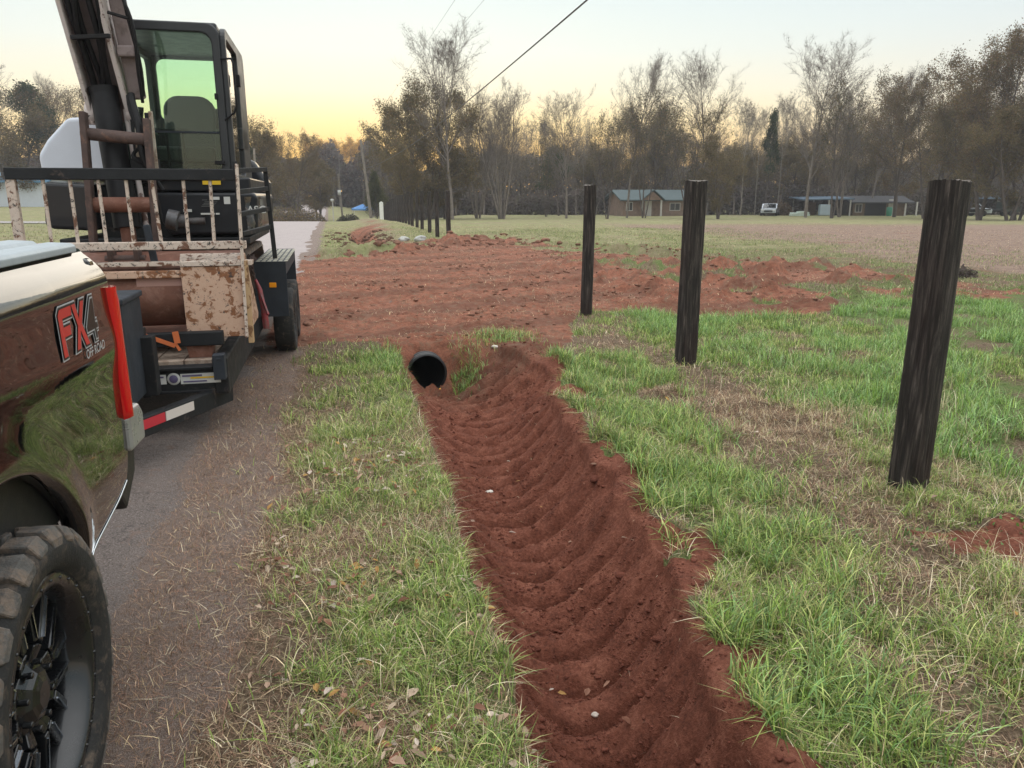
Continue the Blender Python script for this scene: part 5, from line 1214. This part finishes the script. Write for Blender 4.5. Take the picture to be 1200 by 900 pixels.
# centre group
tree('leafy', 500, 90, 78, 'dense_tree', 'large olive brown leafy tree behind the far row of posts', None, 0, 110, .3)
tree('leafy', 478, 150, 74, 'dense_tree', 'lower rounded olive tree at the left foot of the large leafy tree', None, 2, 76, 1.3)
tree('leafy', 522, 165, 80, 'dense_tree', 'short olive tree right under the tall bare tree', None, 1, 70, 2.0)
tree('bare', 530, 14, 76, 'bare_tree', 'tallest bare tree with a dark trunk left of centre', None, 0, 128, .8)
tree('multi', 588, 82, 80, 'bare_tree', 'many stemmed bare tree fanning out against the sunset glow', None, 0, 112, .2)
tree('multi', 560, 110, 84, 'bare_tree', 'smaller multi stemmed bare tree between the tallest tree and the fan shaped one', None, 1, 80)
tree('bare', 664, 100, 84, 'bare_tree', 'slender bare tree left of the nearest small post', None, 1, 78)
tree('bare', 735, 60, 86, 'bare_tree', 'tall pale bare tree above the brick house roof', None, 2, 85)
tree('sparse', 712, 118, 80, 'sparse_tree', 'dark sparse leaved tree left of the brick house', None, 0, 62)
tree('sparse', 755, 96, 84, 'sparse_tree', 'thin leaved tree behind the brick house', None, 1, 74)
tree('leafy', 772, 124, 106, 'dense_tree', 'olive leafy tree partly behind the middle post', None, 0, 84, 4.0)
tree('bare', 822, 52, 84, 'bare_tree', 'tall bare tree right of the middle post', None, 0, 92, 2.2)
tree('sparse', 808, 110, 80, 'sparse_tree', 'brown half bare tree behind the middle post', None, 0, 90, 3.0)
tree('leafy', 842, 160, 78, 'dense_tree', 'low spreading olive tree right of the middle post', None, 2, 82)
tree('thin', 868, 110, 96, 'bare_tree', 'thin pale bare tree between the middle post and the parked silver car', None, 0, 46)
tree('thin', 885, 118, 100, 'bare_tree', 'thin bare tree above the parked silver car', None, 1, 46)
tree('pine', 897, 134, 96, 'pine_tree', 'slim dark pine above the parked silver car', None, 0, 28)
tree('thin', 912, 105, 99, 'bare_tree', 'thin bare tree right of the slim dark pine', None, 0, 44)
tree('bare', 945, 38, 88, 'bare_tree', 'tall pale bare tree above the blue carport', None, 1, 104)
tree('leafy', 925, 156, 104, 'dense_tree', 'green olive tree left of the blue carport', None, 1, 66)
tree('sparse', 976, 82, 84, 'sparse_tree', 'upright thin leaved tree with many stems over the carport', None, 1, 72, .5)
tree('multi', 985, 96, 90, 'bare_tree', 'bare multi stemmed tree behind the carport', None, 0, 60)
tree('russet', 1050, 84, 90, 'dense_tree', 'large rounded olive tree over the log building', None, 1, 140, .9)
tree('leafy', 1018, 138, 106, 'dense_tree', 'smaller olive tree behind the carport roof', None, 0, 76, 5.0)
tree('russet', 1085, 92, 82, 'broadleaf_tree', 'brown leafy tree left of the leaning near post', None, 1, 110)
tree('bare', 1020, 74, 98, 'bare_tree', 'bare tree showing above the large rounded olive tree', None, 2, 90)
tree('russet', 1150, 38, 72, 'broadleaf_tree', 'tall russet tree right of the leaning near post', None, 0, 120, 1.1)
tree('russet', 1195, 12, 70, 'broadleaf_tree', 'tallest russet tree at the right picture edge', None, 1, 130, 2.1)
tree('leafy', 1130, 110, 76, 'dense_tree', 'olive tree filling the gap behind the leaning near post', None, 2, 100)
tree('leafy', 1185, 120, 68, 'dense_tree', 'olive tree at the right edge above the parked trucks', None, 0, 110, 3.3)
tree('russet', 1255, 10, 70, 'broadleaf_tree', 'russet tree just beyond the right picture edge', None, 0, 140, 5.1)
tree('leafy', 1340, 60, 66, 'dense_tree', 'olive tree well beyond the right picture edge', None, 1, 170)
tree('sparse', 640, 150, 90, 'sparse_tree', 'short sparse tree in the glowing gap near centre', None, 0, 50)
tree('pine', 655, 175, 95, 'pine_tree', 'small dark evergreen low in the glowing gap near centre', None, 1, 40)
k = 0
for i, (px, yt) in enumerate([(470, 120), (545, 168), (610, 178), (690, 165), (725, 178), (790, 150), (860, 165), (955, 150), (1000, 110), (1110, 100), (1160, 90), (1215, 80)]):
    tree(['leafy', 'russet', 'sparse'][i % 3], px, yt, 105+i % 5, 'background_tree', 'brownish leafy tree filling a gap in the wood edge', 'second rank leafy trees behind the field', i, 90)
for px in list(range(555, 1230, 16)):
    kd = ['thin', 'sparse', 'bare', 'thin', 'multi'][k % 5]; jx = px+random.uniform(-7, 7)
    tree(kd, jx, random.uniform(112, 168), random.uniform(104, 128), 'background_tree', 'slender bare tree in the second rank of the wood edge', 'second rank trees behind the field', k, random.uniform(36, 64)); k += 1
# far woods mass and thicket
def woods(name, label, xs, Yf, ztop, n, pal, size, seed, depth=14, trunks=1.0, zb=0.0):
    rg = np.random.default_rng(seed); x0, x1 = xs
    px = rg.uniform(x0, x1, n); Y = Yf + rg.uniform(0, depth, n)
    X = (px-600)/880*Y
    zt = ztop*(.62+.75*fbm(px, px*0, 26, 4, seed)) ; z = zt*rg.uniform(0, 1, n)**.9
    X = X + rg.normal(0, .3, n)
    c = np.stack([X, Y, z-1.6+zb], 1); a = rg.normal(0, 1, (n, 3)); a /= np.linalg.norm(a, axis=1)[:, None]; b = rg.normal(0, 1, (n, 3)); b /= np.linalg.norm(b, axis=1)[:, None]
    s = size*rg.uniform(.5, 1.4, (n, 1)); V = np.stack([c-a*s, c-b*s*.35, c+a*s, c+b*s*.35], 1).reshape(-1, 3)
    me = mesh_np(name, V, np.arange(4*n), np.full(n, 4), False); pal = np.array(pal)
    cl = fbm(px, z*6, 30, 3, seed+3); col = pal[rg.integers(0, len(pal), n)]*(.7+.6*cl)[:, None]
    add_col(me, np.repeat(col, 4, axis=0)); o = tag(link(name, me, M_LEAF), label, 'woods', kind='stuff')
    T = TB(); m = int((x1-x0)*.42*trunks)
    for i in range(m):
        p_ = rg.uniform(x0, x1); Y_ = Yf+rg.uniform(-1, depth*.6); X_ = (p_-600)/880*Y_; h = ztop*rg.uniform(.6, 1.15)
        T.poly([(X_, Y_, -1.8+zb), (X_+rg.normal(0, .2), Y_, h*.5-1+zb), (X_+rg.normal(0, .5), Y_, h-1.5+zb)], [.14, .10, .03], 3)
    if m: tag(link(name+'_trunks', T.mesh('t'), M_BARK), label+', trunks', 'woods', kind='stuff')
MAUVE = [(.125, .098, .090), (.155, .122, .112), (.10, .08, .074), (.18, .145, .125), (.115, .105, .075)]
woods('far_woods', 'far mauve brown woods down the road', (-150, 470), 150, 11.5, 80000, MAUVE+[(.10, .06, .05)], .55, 501, 18, .6)
woods('far_woods', 'grey brown woods behind the field', (440, 1500), 132, 9.5, 90000, MAUVE, .50, 503, 18, 1.3)
woods('thicket', 'tangled grey undergrowth along the far field edge', (455, 1500), 100, 4.2, 60000, MAUVE+[(.14, .115, .09), (.10, .085, .06)], .30, 505, 6, .2)
woods('thicket', 'dark brush left of the road', (-120, 360), 112, 5.5, 40000, MAUVE+OLIVE[:2], .36, 507, 10, .3, .5)
def bush(px, Y, w, h, pal, name, label, n=2500, size=.07, seed=1):
    rg = np.random.default_rng(seed); X = px_at(px, Y); z = gzXY(X, Y); e = empty(name, (X, Y, z)); r = rg.uniform(0, 1, n)**.5; a = rg.uniform(0, 6.28, n); u = rg.uniform(0, 1, n)
    pts = np.stack([w*r*np.cos(a), w*.7*r*np.sin(a), h*u*np.sqrt(np.clip(1-r*r, 0, 1))*(.7+.6*vn(a*1.5, r*3, seed))], 1)
    me = leaf_mesh('foliage', pts, n, size, .04, pal, seed); me.materials.append(M_LEAF); link('foliage', me, None, e)
    T = TB()
    for i in range(14):
        a_ = rg.uniform(0, 6.28); T.poly([(0, 0, -.05), (w*.3*math.cos(a_), w*.3*math.sin(a_), h*.45), (w*.7*math.cos(a_), w*.6*math.sin(a_), h*.8)], [.03, .02, .008], 4)
    me = T.mesh('stems'); me.materials.append(M_BARKD); link('stems', me, None, e); tag(e, label, 'shrub')
bush(345, 75, 3.0, 1.3, MAUVE+OLIVE, 'brush_pile', 'grey brush heap on the far roadside left of the road bend', 4000, .10, 3)
bush(318, 66, 2.4, 1.1, OLIVE+MAUVE, 'shrub', 'low olive shrub beside the guard ladder on the left roadside', 3000, .08, 4)
bush(408, 96, 1.6, 1.2, [(.05, .05, .03), (.07, .06, .04)], 'shrub', 'dark round shrub beside the leaning pole down the road', 3000, .09, 5)
bush(1138, 16.5, .30, .22, MAUVE, 'brush_tuft', 'small tuft of dead brown brush in the brown field right of the leaning post', 900, .035, 6)
bush(915, 98, 1.6, 1.9, RUSS, 'shrub', 'russet shrub behind the parked silver car', 2500, .09, 7)
# ============================================================ buildings
def wx(px, Y): return px_at(px, Y)
M_BRICK = simple('brown_brick', (.22, .15, .115), .9, var=.25, scale=2)
M_ROOFT = simple('teal_metal_roof', (.075, .105, .11), .8, var=.1, scale=1); M_ROOFB = simple('blue_metal_roof', (.09, .14, .20), .7, var=.1, scale=1)
M_SID = simple('white_siding', (.60, .64, .70), .6, var=.05, scale=2); M_BLUE = simple('blue_fascia', (.10, .26, .42), .5, var=.05)
M_WIN = flat('window_pane', (.03, .035, .04), .1); M_FRM = flat('pale_trim', (.55, .53, .50), .6); M_LOG = simple('weathered_logs', (.17, .115, .075), .9, var=.3, scale=2); M_DARKW = flat('painted_bay_shade', (.02, .018, .016), .9)
def house(name, label, X, Y, w, d, hw, hr, rz, wall, roof, wins, doors=(), eave=.5, gable_front=False):
    e = empty(name, (X, Y, gzXY(X, Y)), rz)
    m = MB(); m.box((-w/2, w/2), (-d/2, d/2), (-.4, hw)); m.prism([(-w/2, hw), (w/2, hw), (0, hw+hr*.97)], -d/2, d/2, 'y') if gable_front else m.prism([(-d/2, hw), (d/2, hw), (0, hw+hr*.97)], -w/2, w/2, 'x'); m.build('wall', wall, e)
    m = MB()
    if gable_front:
        for sg in (-1, 1): m.add([(0, -d/2-eave, hw+hr), (sg*(w/2+eave), -d/2-eave, hw-hr*2*eave/w), (sg*(w/2+eave), d/2+eave, hw-hr*2*eave/w), (0, d/2+eave, hw+hr), (0, -d/2-eave, hw+hr+.15), (sg*(w/2+eave), -d/2-eave, hw+.15-hr*2*eave/w), (sg*(w/2+eave), d/2+eave, hw+.15-hr*2*eave/w), (0, d/2+eave, hw+hr+.15)], [(0, 1, 2, 3), (4, 5, 6, 7), (0, 1, 5, 4), (1, 2, 6, 5), (2, 3, 7, 6)])
    else:
        for sg in (-1, 1): m.add([(-w/2-eave, 0, hw+hr), (-w/2-eave, sg*(d/2+eave), hw-hr*2*eave/d), (w/2+eave, sg*(d/2+eave), hw-hr*2*eave/d), (w/2+eave, 0, hw+hr), (-w/2-eave, 0, hw+hr+.15), (-w/2-eave, sg*(d/2+eave), hw+.15-hr*2*eave/d), (w/2+eave, sg*(d/2+eave), hw+.15-hr*2*eave/d), (w/2+eave, 0, hw+hr+.15)], [(0, 1, 2, 3), (4, 5, 6, 7), (0, 1, 5, 4), (1, 2, 6, 5), (2, 3, 7, 6)])
    m.build('roof', roof, e)
    for (x, z0, z1, ww) in wins:
        m = MB(); y = -d/2; m.box((x-ww/2-.08, x+ww/2+.08), (y-.05, y-.003), (z0-.08, z1+.08)); f = m.build('window', M_FRM, e)
        m = MB(); m.box((x-ww/2, x-.03), (y-.07, y-.052), (z0, z1)); m.box((x+.03, x+ww/2), (y-.07, y-.052), (z0, z1)); o = m.build('pane', M_WIN, f)
    for (x, ww) in doors:
        m = MB(); m.box((x-ww/2, x+ww/2), (-d/2-.05, -d/2-.003), (0, 2.0)); m.build('door', M_FRM, e)
    tag(e, label, 'house'); return e
h = house('brick_house', 'low brown brick house with a teal metal roof across the field', wx(760, 98), 98, 8.8, 7, 1.95, 1.05, .15, M_BRICK, M_ROOFT, [(2.2, .7, 1.5, 1.2), (-3.6, .7, 1.6, .7)], [(-1.2, .8)])
m = MB(); m.prism([(-2.3, 1.9), (.2, 1.9), (-1.0, 2.9)], -4.6, -3.5, 'y'); m.build('porch_gable', M_BRICK, h); m = MB()
for sg in (-1, 1): m.add([(-1.0, -4.8, 3.05), (-1.0+sg*1.5, -4.8, 1.85), (-1.0+sg*1.5, -1.5, 1.85), (-1.0, -1.5, 3.05), (-1.0, -4.8, 3.15), (-1.0+sg*1.5, -4.8, 1.95), (-1.0+sg*1.5, -1.5, 1.95), (-1.0, -1.5, 3.15)], [(0, 1, 2, 3), (4, 5, 6, 7), (0, 1, 5, 4), (1, 2, 6, 5)])
m.build('porch_roof', M_ROOFT, h)
for x in (-2.2, .1): m = MB(); m.box((x-.09, x+.09), (-4.55, -4.37), (0, 1.9)); m.build('porch_column', M_FRM, h)
house('siding_house', 'white siding building with a blue roof at the far left', wx(8, 108), 108, 15, 8, 3.9-.6, 1.2, .1, M_SID, M_BLUE, [(-3, 1, 2, 1.2)], (), .5)
# carport
cp = empty('carport', (wx(962, 98), 98, gzXY(wx(962, 98), 98)), -.05)
m = MB(); m.add([(-3.2, -3, 1.85), (3.0, -3, 1.95), (3.0, 3, 2.25), (-3.2, 3, 2.15), (-3.2, -3, 2.0), (3.0, -3, 2.1), (3.0, 3, 2.4), (-3.2, 3, 2.3)], [(0, 1, 2, 3), (4, 5, 6, 7), (0, 1, 5, 4), (1, 2, 6, 5), (2, 3, 7, 6), (3, 0, 4, 7)]); m.build('roof', M_ROOFB, cp)
for x in (-2.6, 0, 2.6):
    for y in (-2.8, 2.8): m = MB(); m.box((x-.07, x+.07), (y-.07, y+.07), (-.2, 2.0+.02*x)); m.build('post', M_FRM, cp)
m = MB(); m.box((-1.4, -.1), (1.5, 2.6), (0, 1.6)); m.build('storage_wall', M_BRICK, cp); tag(cp, 'open carport with a slanted blue roof right of the parked silver car', 'carport')
lb = house('log_building', 'low log building with a sagging dark roof right of the carport', wx(1020, 99), 99, 6.6, 5, 1.7, .6, .0, M_LOG, simple('grey_shingle', (.06, .06, .065), .9), [(-2.6, .5, 1.4, .7)], [(1.5, .8)], .7)
m = MB(); m.box((-1.8, .8), (-2.53, -2.503), (.0, 1.6)); m.build('bay_shade_panel', M_DARKW, lb)  # dark panel on the solid wall, painted shade of an open bay
for x in (3.0, 4.4): m = MB(); m.box((x-.08, x+.08), (-3.1, -2.95), (0, 1.7)); m.build('porch_post', M_FRM, lb)
op = empty('open_shed', (wx(1150, 102), 102, gzXY(wx(1150, 102), 102)), 0)
m = MB(); m.add([(-3, -2.5, 2.0), (3, -2.5, 2.0), (3.3, 2.5, 2.4), (-3.3, 2.5, 2.4), (-3, -2.5, 2.1), (3, -2.5, 2.1), (3.3, 2.5, 2.5), (-3.3, 2.5, 2.5)], [(0, 1, 2, 3), (4, 5, 6, 7), (0, 1, 5, 4), (1, 2, 6, 5), (3, 0, 4, 7)]); m.build('roof', M_ROOFB, op)
for x in (-2.7, 2.7): m = MB(); m.box((x-.08, x+.08), (-2.4, -2.25), (-.2, 2.0)); m.build('post', M_FRM, op)
tag(op, 'open shed roof behind the parked trucks at the right edge', 'shed')
# blue canopy
cn = empty('canopy_tent', (wx(425, 104), 104, gzXY(wx(425, 104), 104)), .3); zb_ = .9
m = MB(); m.add([(-1.4, -1.4, 1.0+zb_), (1.4, -1.4, 1.0+zb_), (1.4, 1.4, 1.0+zb_), (-1.4, 1.4, 1.0+zb_), (0, 0, 1.6+zb_), (-1.4, -1.4, .8+zb_), (1.4, -1.4, .8+zb_), (1.4, 1.4, .8+zb_), (-1.4, 1.4, .8+zb_)], [(0, 1, 4), (1, 2, 4), (2, 3, 4), (3, 0, 4), (0, 1, 6, 5), (1, 2, 7, 6), (2, 3, 8, 7), (3, 0, 5, 8)]); m.build('canopy', flat('blue_canvas', (.10, .28, .62), .7), cn)
for x in (-1.3, 1.3):
    for y in (-1.3, 1.3): m = MB(); m.tube([(x, y, 0), (x, y, .9+zb_)], .03, 6); m.build('leg', M_FRM, cn)
tag(cn, 'small blue canopy tent down the road at the foot of the leaning pole', 'tent')
# ============================================================ cars far off
def car(name, label, px, Y, rz, body, L_=4.4, H_=1.5, W_=1.8, pick=False, cat='car'):
    X = wx(px, Y); e = empty(name, (X, Y, gzXY(X, Y)), rz); mp = flat('car_paint', body, .2, .1, 1)
    prof = [(-L_/2, .35), (-L_/2, .85), (-L_/2+.9, H_*.62), (-L_/2+1.5, H_*.97), (L_/2-1.2 if not pick else .3, H_), ((L_/2-.3) if not pick else .5, H_*.62), (L_/2, H_*.6), (L_/2, .35)]
    m = MB(); m.prism(prof, -W_/2, W_/2, 'y'); m.build('body', mp, e, (0, 0, 0), .08, 3)
    m = MB(); m.prism([(-L_/2+1.02, H_*.64), (-L_/2+1.5, H_*.92), (L_/2-1.3 if not pick else .2, H_*.94), ((L_/2-.6) if not pick else .35, H_*.64)], -W_/2-.006, W_/2+.006, 'y'); m.build('side_window', M_GLASSD, e)
    m = MB(); m.add([(-L_/2+.88, -W_/2+.12, H_*.63), (-L_/2+.88, W_/2-.12, H_*.63), (-L_/2+1.46, W_/2-.2, H_*.95), (-L_/2+1.46, -W_/2+.2, H_*.95)], [(0, 1, 2, 3)]); m.build('windscreen', M_GLASSD, e)
    for y in (-W_/2+.3, W_/2-.3): m = MB(); m.box((-L_/2-.01, -L_/2+.05), (y-.2, y+.2), (.62, .76)); m.build('headlight', M_WHT, e)
    m = MB(); m.box((-L_/2-.015, -L_/2+.05), (-.5, .5), (.45, .66)); m.build('grille', M_TRIM, e)
    for x in (-L_/2+.85, L_/2-.85):
        for y in (-W_/2, W_/2): m = MB(); m.lathe([(-.11, .001), (-.11, .33), (.11, .33), (.11, .001)], (x, y, .33), 18, 'y'); m.build('wheel', M_TIRE, e)
    tag(e, label, cat); return e
car('parked_car', 'silver car parked at the far field edge left of the carport', 903, 96, 1.15, (.42, .46, .52), cat='car')
car('parked_truck', 'light coloured truck parked at the right field edge beyond the leaning post', 1137, 96, 2.6, (.40, .44, .48), 4.8, 1.6, pick=True, cat='truck')
fb = empty('flatbed_truck', (wx(1160, 95), 95, gzXY(wx(1160, 95), 95)), .05)
m = MB(); m.box((-2.6, 1.4), (-.9, .9), (.75, .87)); m.box((-2.6, 2.8), (-.35, .35), (.5, .75)); m.build('bed', M_STEEL, fb); m = MB(); m.prism([(1.45, .5), (1.45, 1.75), (2.1, 1.75), (2.45, 1.2), (3.1, 1.1), (3.1, .5)], -.9, .9, 'y'); m.build('cab', flat('dark_green_paint', (.03, .045, .04), .3), fb, (0, 0, 0), .05)
for x in (-1.7, 2.4):
    for y in (-.8, .8): m = MB(); m.lathe([(-.12, .001), (-.12, .40), (.12, .40), (.12, .001)], (x, y, .40), 18, 'y'); m.build('wheel', M_TIRE, fb)
tag(fb, 'dark flatbed truck parked at the right field edge under the trees', 'truck')
m = MB()
rg = np.random.default_rng(3)
for i in range(16): x, y = -1.0+.13*i, rg.uniform(-.15, .15); m.box((x-.25, x+.25), (y-.2, y+.2), (0, rg.uniform(.2, .6)))
o = m.build('junk_heap', flat('pale_plastic', (.50, .58, .52), .6), None, (0, 0, 0), .05); X = wx(938, 94); o.location = (X, 94, gzXY(X, 94)); tag(o, 'low pale heap of junk beside the blue carport', 'junk')
m = MB(); m.lathe([(0, .30), (.1, .32), (.5, .34), (.95, .33), (1.0, .28), (1.0, .001)], (0, 0, 0), 20, 'z'); m.lathe([(1.0, .34), (1.06, .34), (1.10, .2), (1.10, .001)], (0, 0, 0), 20, 'z')
o = m.build('barrel', flat('green_plastic', (.04, .22, .14), .5)); X = wx(1043, 95); o.location = (X, 95, gzXY(X, 95)); tag(o, 'green barrel in front of the log building', 'barrel')
m = MB(); m.box((-.7, .7), (-.4, .4), (0, 1.35)); o = m.build('storage_tank', flat('pale_tank', (.45, .55, .62), .5), None, (0, 0, 0), .15, 3); X = wx(967, 95.5); o.location = (X, 95.5, gzXY(X, 95.5)); tag(o, 'pale blue tank standing under the carport roof', 'tank')
# ============================================================ poles, wires
M_POLE = simple('grey_pole_wood', (.24, .21, .18), .85, var=.25, scale=2, spec=.1); M_WIRE = flat('wire_black', (.03, .03, .035), .5)
def pole(name, label, X, Y, ztop, lean_x, r=.15, arm=False):
    z0 = gzXY(X, Y); e = empty(name, (X, Y, z0)); m = MB(); m.tube([(0, 0, -.3), (lean_x, 0, ztop-z0)], [r, r*.7], 12); m.build('shaft', M_POLE, e)
    if arm: m = MB(); m.box((lean_x-.6, lean_x+.6), (-.06, .06), (ztop-z0-.5, ztop-z0-.38)); m.build('crossarm', M_POLE, e)
    tag(e, label, 'utility pole'); return e
pole('utility_pole', 'tall leaning wooden pole carrying the sagging service cable', -16.4, 90, 8.0, -.9, .19)
p2 = pole('utility_pole', 'short thin pole with a pale can, left of the leaning pole', -24.2, 110, 4.9, -.35, .15); m = MB(); m.lathe([(0, .001), (0, .22), (.7, .22), (.7, .001)], (-.25, -.3, 3.6), 14, 'z'); m.build('transformer', M_WHT, p2)
pole('utility_pole', 'pale pole rising beside the excavator cab on the left roadside', -23.1, 70, 5.9, .1, .13)
lm = empty('lamp_post', (-20.9, 90, gzXY(-20.9, 90))); m = MB(); m.tube([(0, 0, 0), (0, 0, 2.6)], .06, 8); m.build('shaft', M_FRM, lm); m = MB(); m.lathe([(0, .001), (0, .16), (.25, .20), (.3, .001)], (-.05, 0, 2.55), 12, 'z'); m.build('lamp_head', M_WHT, lm); tag(lm, 'small lamp post with a pale head beyond the road bend', 'street lamp')
def wire(name, pts, r, label):
    pts = np.array(pts, float); t = np.linspace(0, 1, 60); tt = np.linspace(0, 1, len(pts)); o_ = []
    Ys = pts[:, 1]; yy = np.linspace(Ys[0], Ys[-1], 70)
    order = np.argsort(Ys); X = np.interp(yy, Ys[order], pts[order, 0]); cf = np.polyfit(pts[:, 1], pts[:, 2], 2); Z = np.polyval(cf, yy)
    m = MB(); m.tube(list(zip(X, yy, Z)), r, 6); o = m.build(name, M_WIRE); tag(o, label, 'cable'); return o
wire('service_cable', [(-16.9, 90, 4.95), (1.18-.2256*(36.5-12), 36.5, 4.29), (1.18-.2256*(25.3-12), 25.3, 4.35), (1.18-.2256*2.5, 14.5, 4.46), (1.18, 12, 4.52), (1.18+.2256*27, -15, 5.4)], .014, 'thick dark service cable sweeping from the leaning pole up over the ditch')
wire('power_line', [(-17.2, 90, 7.9), (-.916, 26.7, 7.9), (11, -20, 8.3)], .0045, 'thin right hand power line fading high in the sky')
wire('power_line', [(-17.4, 90, 7.9), (-1.86, 26.7, 7.9), (9.6, -20, 8.3)], .0045, 'thin left hand power line fading high in the sky')
# ============================================================ small stones
def stone(name, label, l, s, r, c, dz=0):
    m = MB(); import bmesh
    bm = bmesh.new(); bmesh.ops.create_icosphere(bm, subdivisions=3, radius=1); vs = []
    for v in bm.verts:
        p = np.array(v.co[:]); k = .7+.6*float(vn(np.array([p[0]*1.3+l*9]), np.array([p[1]*1.3+p[2]*1.7+s]), 3)[0]); vs.append((p[0]*r*k*1.3, p[1]*r*k, p[2]*r*k*.7))
    m.add(vs, [[v.index for v in f.verts] for f in bm.faces], True); bm.free()
    o = m.build(name, simple(name+'_stone', c, .8, var=.25, scale=20, bmp=.4)); w = W(l, s, gz(l, s)+r*.4+dz); o.location = w; tag(o, label, 'stone')
stone('stone', 'small white stone in the upper ditch below the culvert', 1.05, 5.2, .022, (.62, .58, .52))
stone('stone', 'pale flat stone on the near right slope of the ditch', .98, 2.62, .013, (.55, .48, .42))
stone('stone', 'small pale stone near the bottom of the picture in the ditch', .83, 2.20, .010, (.5, .42, .36))
stone('stone', 'white stone at the top right of the culvert mouth', 1.75, 8.3, .030, (.6, .56, .5))
stone('rubble', 'grey rubble piece left of the first post of the far row', 3.3, 29.6, .22, (.42, .42, .40)); stone('rubble', 'second grey rubble piece lying beside the first post of the far row', 2.7, 29.9, .16, (.46, .46, .43))
# ============================================================ sky, sun, camera
w = bpy.data.worlds.new('World'); sc.world = w; w.use_nodes = True; nt = w.node_tree; nt.nodes.clear()
SUN_EL, SUN_AZ = 3.0, -9.0      # azimuth measured from +Y towards +X
sky = N(nt, 'ShaderNodeTexSky', sky_type='NISHITA'); sky.sun_disc = False; sky.sun_elevation = math.radians(SUN_EL); sky.sun_rotation = math.radians(SUN_AZ)
sky.air_density = 1.0; sky.dust_density = 1.5; sky.ozone_density = 1.0; sky.altitude = 200
bg = N(nt, 'ShaderNodeBackground'); wo = N(nt, 'ShaderNodeOutputWorld')
hz = MB(); hz.box((-260, 260), (-45, 215), (-4, 40))
M_HZ = bpy.data.materials.new('thin_air'); M_HZ.use_nodes = True; nh = M_HZ.node_tree; nh.nodes.clear(); pv = N(nh, 'ShaderNodeVolumePrincipled'); pv.inputs['Color'].default_value = (.85, .86, .90, 1); pv.inputs['Density'].default_value = .0008; pv.inputs['Anisotropy'].default_value = .1
oh = N(nh, 'ShaderNodeOutputMaterial'); L(nh, pv.outputs[0], oh.inputs['Volume']); ho = hz.build('haze', M_HZ); tag(ho, 'thin dusk haze over the fields', 'haze', kind='stuff')
tcw = N(nt, 'ShaderNodeTexCoord'); nrm = N(nt, 'ShaderNodeVectorMath', operation='NORMALIZE'); L(nt, tcw.outputs['Generated'], nrm.inputs[0])
sep = N(nt, 'ShaderNodeSeparateXYZ'); L(nt, nrm.outputs[0], sep.inputs[0])
warm = ramp(nt, sep.outputs['Z'], [(0., (1.0, .50, .08)), (.05, (1.0, .56, .12)), (.085, (1.0, .74, .32)), (.125, (.92, .85, .62)), (.17, (.80, .85, .77)), (.27, (.62, .77, .82)), (.5, (1.15, 1.2, 1.2)), (1., (2.1, 2.12, 2.12))])  # top stops of both ramps raised out of view, added light for the ground
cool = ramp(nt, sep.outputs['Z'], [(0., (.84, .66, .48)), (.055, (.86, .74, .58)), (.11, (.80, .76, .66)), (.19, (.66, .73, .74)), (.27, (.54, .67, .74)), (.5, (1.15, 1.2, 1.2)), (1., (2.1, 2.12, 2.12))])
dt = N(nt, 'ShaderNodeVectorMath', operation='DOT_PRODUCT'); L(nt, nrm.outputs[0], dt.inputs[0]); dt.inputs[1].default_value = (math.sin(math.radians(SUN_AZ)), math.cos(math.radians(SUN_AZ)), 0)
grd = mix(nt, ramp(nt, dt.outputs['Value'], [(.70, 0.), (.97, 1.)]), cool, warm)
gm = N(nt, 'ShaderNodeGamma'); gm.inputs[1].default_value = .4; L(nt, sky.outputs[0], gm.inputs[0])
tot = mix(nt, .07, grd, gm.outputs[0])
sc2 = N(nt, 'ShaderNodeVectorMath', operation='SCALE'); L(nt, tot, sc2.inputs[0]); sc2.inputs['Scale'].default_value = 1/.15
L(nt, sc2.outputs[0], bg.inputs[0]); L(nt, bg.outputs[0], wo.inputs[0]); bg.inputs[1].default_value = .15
su = bpy.data.lights.new('sun', 'SUN'); su.energy = .25; su.angle = math.radians(25); su.color = (1, .82, .62)
so = bpy.data.objects.new('sun', su); C.objects.link(so); so.rotation_euler = (math.radians(90-12), 0, math.radians(180-SUN_AZ))
cam = bpy.data.cameras.new('camera'); cam.sensor_width = 36; cam.lens = 36*880/1200; cam.clip_end = 3000; cam.clip_start = .02
co = bpy.data.objects.new('camera', cam); C.objects.link(co); co.location = (0, 0, EYE); co.rotation_euler = (math.radians(90-14), 0, 0); sc.camera = co
sc.render.engine = 'CYCLES'; sc.view_settings.view_transform = 'Standard'; sc.view_settings.look = 'None'; sc.view_settings.gamma = 1; sc.view_settings.exposure = 0.22
sc.render.resolution_x = 1024; sc.render.resolution_y = 768
sc.cycles.max_bounces = 5; sc.cycles.diffuse_bounces = 3; sc.cycles.transparent_max_bounces = 12
for me in list(bpy.data.meshes):
    if me.users == 0: bpy.data.meshes.remove(me)
